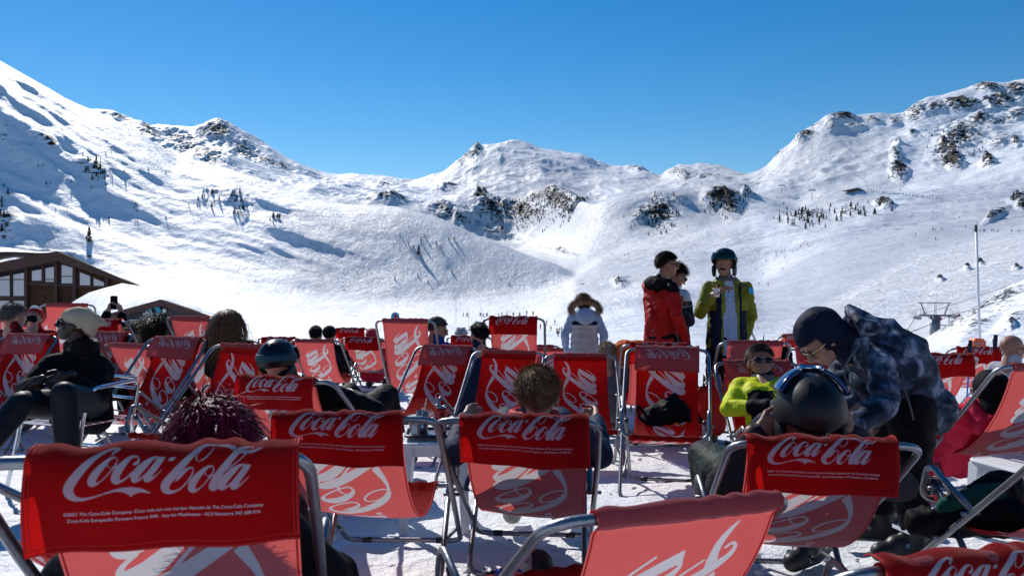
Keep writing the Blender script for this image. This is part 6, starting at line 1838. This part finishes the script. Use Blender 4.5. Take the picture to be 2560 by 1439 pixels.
b = MB(); b.lathe([(.026, .003), (.030, .085), (0, .085)], 20); b.build('drink', mat('brown_drink', (.20, .05, .02), .2), r, True)
b = MB(); b.lathe([(.029, 0), (.034, .12), (.032, .12), (.027, .004), (0, .004)], 20); b.build('cup', glass, r, True)
b = MB(); b.bar((-.005, 0, .01), (.022, .01, .185), .013, .004); b.build('stirrer', M['cream'], r)
X = (1038 - CX) / FPX * 4.18
r = empty('clear_cup', (X, 4.18, tz), 0, label='empty clear plastic cup left of the brown drink', cat='cup')
b = MB(); b.lathe([(.027, 0), (.035, .105), (.037, .107), (.033, .105), (.025, .004), (0, .004)], 20); b.build('wall', glass, r, True)
table(2585, 1160, 3.95, .5, .2, 12, 'white plastic table at the lower right beside the side-on deck chair')
table(2530, 1070, 5.3, .5, .2, 0, 'white plastic table under the chair of the person in pink')

def blob(name, parts, m, wr, vox, parent=None, seed=0, **k):
    b = MB()
    for p in parts:
        if len(p) == 2: chain(b, p) if isinstance(p[0], tuple) and isinstance(p[0][0], Vector) else None
        if len(p) == 4: capsule(b, *p)
    return link(name, remesh(b, vox, 2, name, [m], wrinkle=wr, wfreq=12, seed=seed), None, parent, **k)
# backpack on the chair that faces the camera
c = W_(1668, 1042, 5.55)
r = empty('backpack', c - Vector((0, 0, .10)), R(-10), label='small black backpack lying on the seat of a deck chair', cat='backpack')
blob('bag', [(Vector((-.09, 0, .09)), .085, Vector((.06, .03, .12)), .10), (Vector((.08, .02, .10)), .08, Vector((.12, .0, .06)), .05), (Vector((-.02, .05, .15)), .06, Vector((.05, .06, .22)), .035)], M['black_cloth'], .010, .010, r)
b = MB(); b.tube(catmull([(-.15, -.03, .12), (-.20, -.06, .18), (-.19, -.04, .10), (-.13, -.06, .05)], 6), .010, 6); b.build('strap', M['black_cloth'], r, True)
b = MB(); b.tube(catmull([(.05, .0, .22), (.12, -.05, .20), (.15, -.08, .08)], 6), .012, 6); b.build('strap', M['black_cloth'], r, True)
b = MB(); b.tube([(.02, -.09, .05), (.06, -.10, .08), (.11, -.09, .05)], .007, 6); b.build('orange_piping', M['orange'], r, True)
b = MB(); b.tube([(.13, -.05, .14), (.16, -.06, .03)], .004, 6); b.build('white_zip', M['sign_white'], r)
# black padded jacket hanging at the nearest chair
c = W_(812, 1400, 1.95)
o = blob('padded_jacket', [(c + Vector((-.05, .0, .0)), .05, c + Vector((.0, .05, -.08)), .075), (c + Vector((.0, .05, -.08)), .075, c + Vector((.08, .05, -.22)), .08), (c + Vector((-.06, .02, -.1)), .07, c + Vector((-.02, .02, -.3)), .09)], M['black_cloth'], .014, .010)
tag(o, 'black quilted jacket hanging down beside the nearest deck chair', 'jacket')
# ski boot lying in the snow at the bottom
g = W_(1285, 1420, 3.05); g.z = .02
g = W_(1282, 1408, 2.95); g.z = .075
r = empty('ski_boot', g, 0, label='beige and black ski boot lying in the snow at the bottom centre', cat='ski boot')
b = MB(); capsule(b, (0, -.10, .06), .055, (0, .13, .05), .050); capsule(b, (0, -.09, .10), .060, (0, -.04, .25), .062); capsule(b, (0, .02, .09), .05, (0, .10, .07), .045); link('shell', remesh(b, .009, 2, 'shell', [M['beige']]), None, r)
b = MB(); capsule(b, (0, -.09, .14), .066, (0, -.06, .27), .068); capsule(b, (0, -.13, .05), .045, (0, -.12, .12), .05); link('cuff', remesh(b, .009, 2, 'cuff', [M['black_plastic']]), None, r)
b = MB(); b.box((0, .02, .008), (.045, .17, .012)); b.build('sole', M['black_plastic'], r)
b = MB(); b.box((.055, .03, .10), (.004, .05, .022)); b.build('blue_panel', M['bluegloss'], r)
b = MB(); b.box((-.055, .03, .10), (.004, .05, .022)); b.build('blue_panel', M['bluegloss'], r)
b = MB(); [b.box((0, y, z), (.062, .007, .010)) for y, z in ((.06, .115), (.0, .145), (-.03, .20))]; b.build('buckle', M['chrome'], r)
bpy.data.objects['ski_boot'].rotation_euler = (R(-6), R(82), R(75))
# clothes on the side-on chair
c7 = CH_['c7'][0].location
q = W_(2395, 1285, 3.05)
o = blob('dark_clothes', [(q + Vector((-.10, .1, -.06)), .05, q + Vector((.22, .05, -.02)), .07), (q + Vector((.10, .10, .0)), .06, q + Vector((.3, .2, .05)), .07)], M['black_cloth'], .014, .011)
tag(o, 'black clothes heaped on the seat of the side-on deck chair', 'clothes')
q = W_(2420, 1245, 3.12)
o = blob('green_scarf', [(q + Vector((-.10, .0, -.03)), .030, q + Vector((.10, .0, .02)), .04)], mat('dark_green_cloth', (.010, .07, .05), .8, bump=.4, bscale=30), .010, .009)
tag(o, 'dark green scarf on top of the black clothes on the seat', 'scarf')
# orange bin, ski poles, ski tip, sign, bag
c = W_(2449, 876, 9.2)
r = empty('orange_bin', (c.x, c.y, c.z), 0, label='orange plastic board with a pale logo behind the far right flap', cat='board')
s_ = 9.2 / FPX
b = MB(); b.prism([Vector((x * s_, 0, z * s_)) for x, z in ((-18, -60), (20, -60), (16, 22), (10, 30), (-10, 31), (-15, 24))], (0, .10, 0)); b.build('panel', mat('orange_plastic', (.75, .13, .04), .5), r)
me = text_mesh('COCA', .036)
for v in me.vertices: v.co = Vector((v.co.x, -v.co.z - .006, v.co.y))
link('lettering', me, M['sign_white'], r).location = (-.012, 0, .07)
me = text_mesh('COLA', .036)
for v in me.vertices: v.co = Vector((v.co.x, -v.co.z - .006, v.co.y))
link('lettering', me, M['sign_white'], r).location = (-.012, 0, .03)
for x, y, t, lab in ((2426, 850, 6, 'ski pole with blue grip leaning left of the orange board'), (2489, 836, 3, 'ski pole with blue grip upright right of the orange board')):
    p = W_(x, y, 8.7); g = ground_z(8.7)
    r = empty('ski_pole', (p.x, p.y, g), 0, label=lab, cat='ski pole', group='ski poles with blue grips')
    h = p.z - g
    b = MB(); b.tube([(-t * .01, 0, 0), (0, 0, h - .12)], .008, 8); b.build('shaft', M['bluegloss'], r)
    b = MB(); b.tube([(0, 0, h - .14), (0, 0, h - .09), (0, 0, h)], [.014, .018, .022], 10); b.build('grip', M['navy'], r, True)
    b = MB(); b.tube(catmull([(0, 0, h - .01), (-.04, -.02, h - .06), (-.03, -.02, h - .15), (0, 0, h - .12)], 5), .006, 5); b.build('strap', M['black_cloth'], r)
p = W_(988, 779, 9.0)
r = empty('ski', (p.x, p.y, ground_z(9)), R(6), label='blue ski standing upright with its tip above the tall pink chair', cat='ski')
h = p.z - ground_z(9)
b = MB(); pts = [(-.035, 0), (.035, 0), (.045, h * .6), (.052, h - .08), (.040, h - .02), (0.0, h), (-.040, h - .02), (-.052, h - .08), (-.045, h * .6)]
b.prism([Vector((x, 0, z)) for x, z in pts], (0, .012, 0)); b.build('ski_body', mat('light_blue_ski', (.06, .38, .62), .3), r)
b = MB(); b.lathe([(0, 0), (.018, 0), (.018, .003), (0, .003)], 12, (0.005, -.003, h - .05), Matrix.Rotation(R(90), 3, 'X')); b.build('round_mark', M['pink'], r)
p = W_(1520, 866, 9.6)
r = empty('sign_board', (p.x, p.y, ground_z(9.6)), R(-4), label='low black sign board with an orange top edge right of the girl', cat='sign')
h = p.z - ground_z(9.6)
b = MB(); b.box((0, 0, h - .22), (.20, .015, .24)); b.box((-.18, 0, h / 2 - .1), (.012, .012, h / 2 - .1)); b.box((.18, 0, h / 2 - .1), (.012, .012, h / 2 - .1)); b.build('board', M['board_dark'], r)
b = MB(); b.box((.1, -.017, h + .012), (.14, .004, .008)); b.build('edge_strip', M['orange'], r)
me = text_mesh('R', .06)
for v in me.vertices: v.co = Vector((v.co.x, -v.co.z - .018, v.co.y))
link('lettering', me, M['sign_white'], r).location = (0, 0, h - .12)
c = W_(1582, 856, 8.2)
o = blob('orange_bag', [(c + Vector((-.10, 0, -.06)), .09, c + Vector((.13, 0, -.07)), .09), (c + Vector((-.08, 0, -.25)), .12, c + Vector((.12, 0, -.25)), .12)], M['orange'], .008, .015)
tag(o, 'rust orange backpack between the red jacket man and the flaps', 'backpack')
b = MB(); b.tube(catmull([c + Vector((-.08, -.1, .02)), c + Vector((-.14, -.14, -.12)), c + Vector((-.08, -.13, -.30))], 6), .014, 6); b.build('strap', M['orange'], o, True)
c = W_(1956, 900, 8.6)
o = blob('black_jacket', [(c + Vector((0, 0, .08)), .07, c + Vector((-.03, 0, -.35)), .11), (c + Vector((.04, 0, .05)), .06, c + Vector((.06, 0, -.3)), .08)], M['black_cloth'], .014, .015)
tag(o, 'black jacket hanging on the small turned deck chair at right', 'jacket')
# thin marker canes in the snow behind the terrace
b = MB(); b.tube([(0, 0, -.3), (0, 0, 1.1)], .012, 6); cane = b.mesh('cane', False, [M['steel']])
for x, y, Y, tl in ((1909, 850, 17, 0), (1936, 792, 12, -24), (1885, 853, 19, 0), (1140, 745, 400, 0), (1172, 778, 300, 0)):
    p = W_(x, y, Y); 
    o = link('marker_cane', cane); o.scale = (1 + Y / 60, 1 + Y / 60, max(1, Y / 25)); o.rotation_euler = (0, R(tl), 0); o.location = p - Vector((0, 0, 1.0 * max(1, Y / 25)))
    tag(o, 'thin grey cane stuck in the snow beyond the terrace', 'cane', 'thin canes in the snow')
# lumps of loose snow round the chair feet
def lumps():
    rs = random.Random(8); b = MB()
    for _ in range(420):
        Y = rs.uniform(2.6, 7.5); X = rs.uniform(-.62, .62) * Y; r = rs.uniform(.006, .024) * (1.4 if rs.random() < .2 else 1)
        b.ell((X, Y, ground_z(Y) - .012 + r * .3), (r, r * rs.uniform(.7, 1.2), r * rs.uniform(.5, .8)), Matrix.Rotation(rs.uniform(0, 6), 3, 'Z'), 7, 5)
    link('snow_crumbs', b.mesh('crumbs', True, [M['snow_near']]), None, kind='stuff', label='loose crumbs of trodden snow between the deck chairs', cat='snow')
lumps()
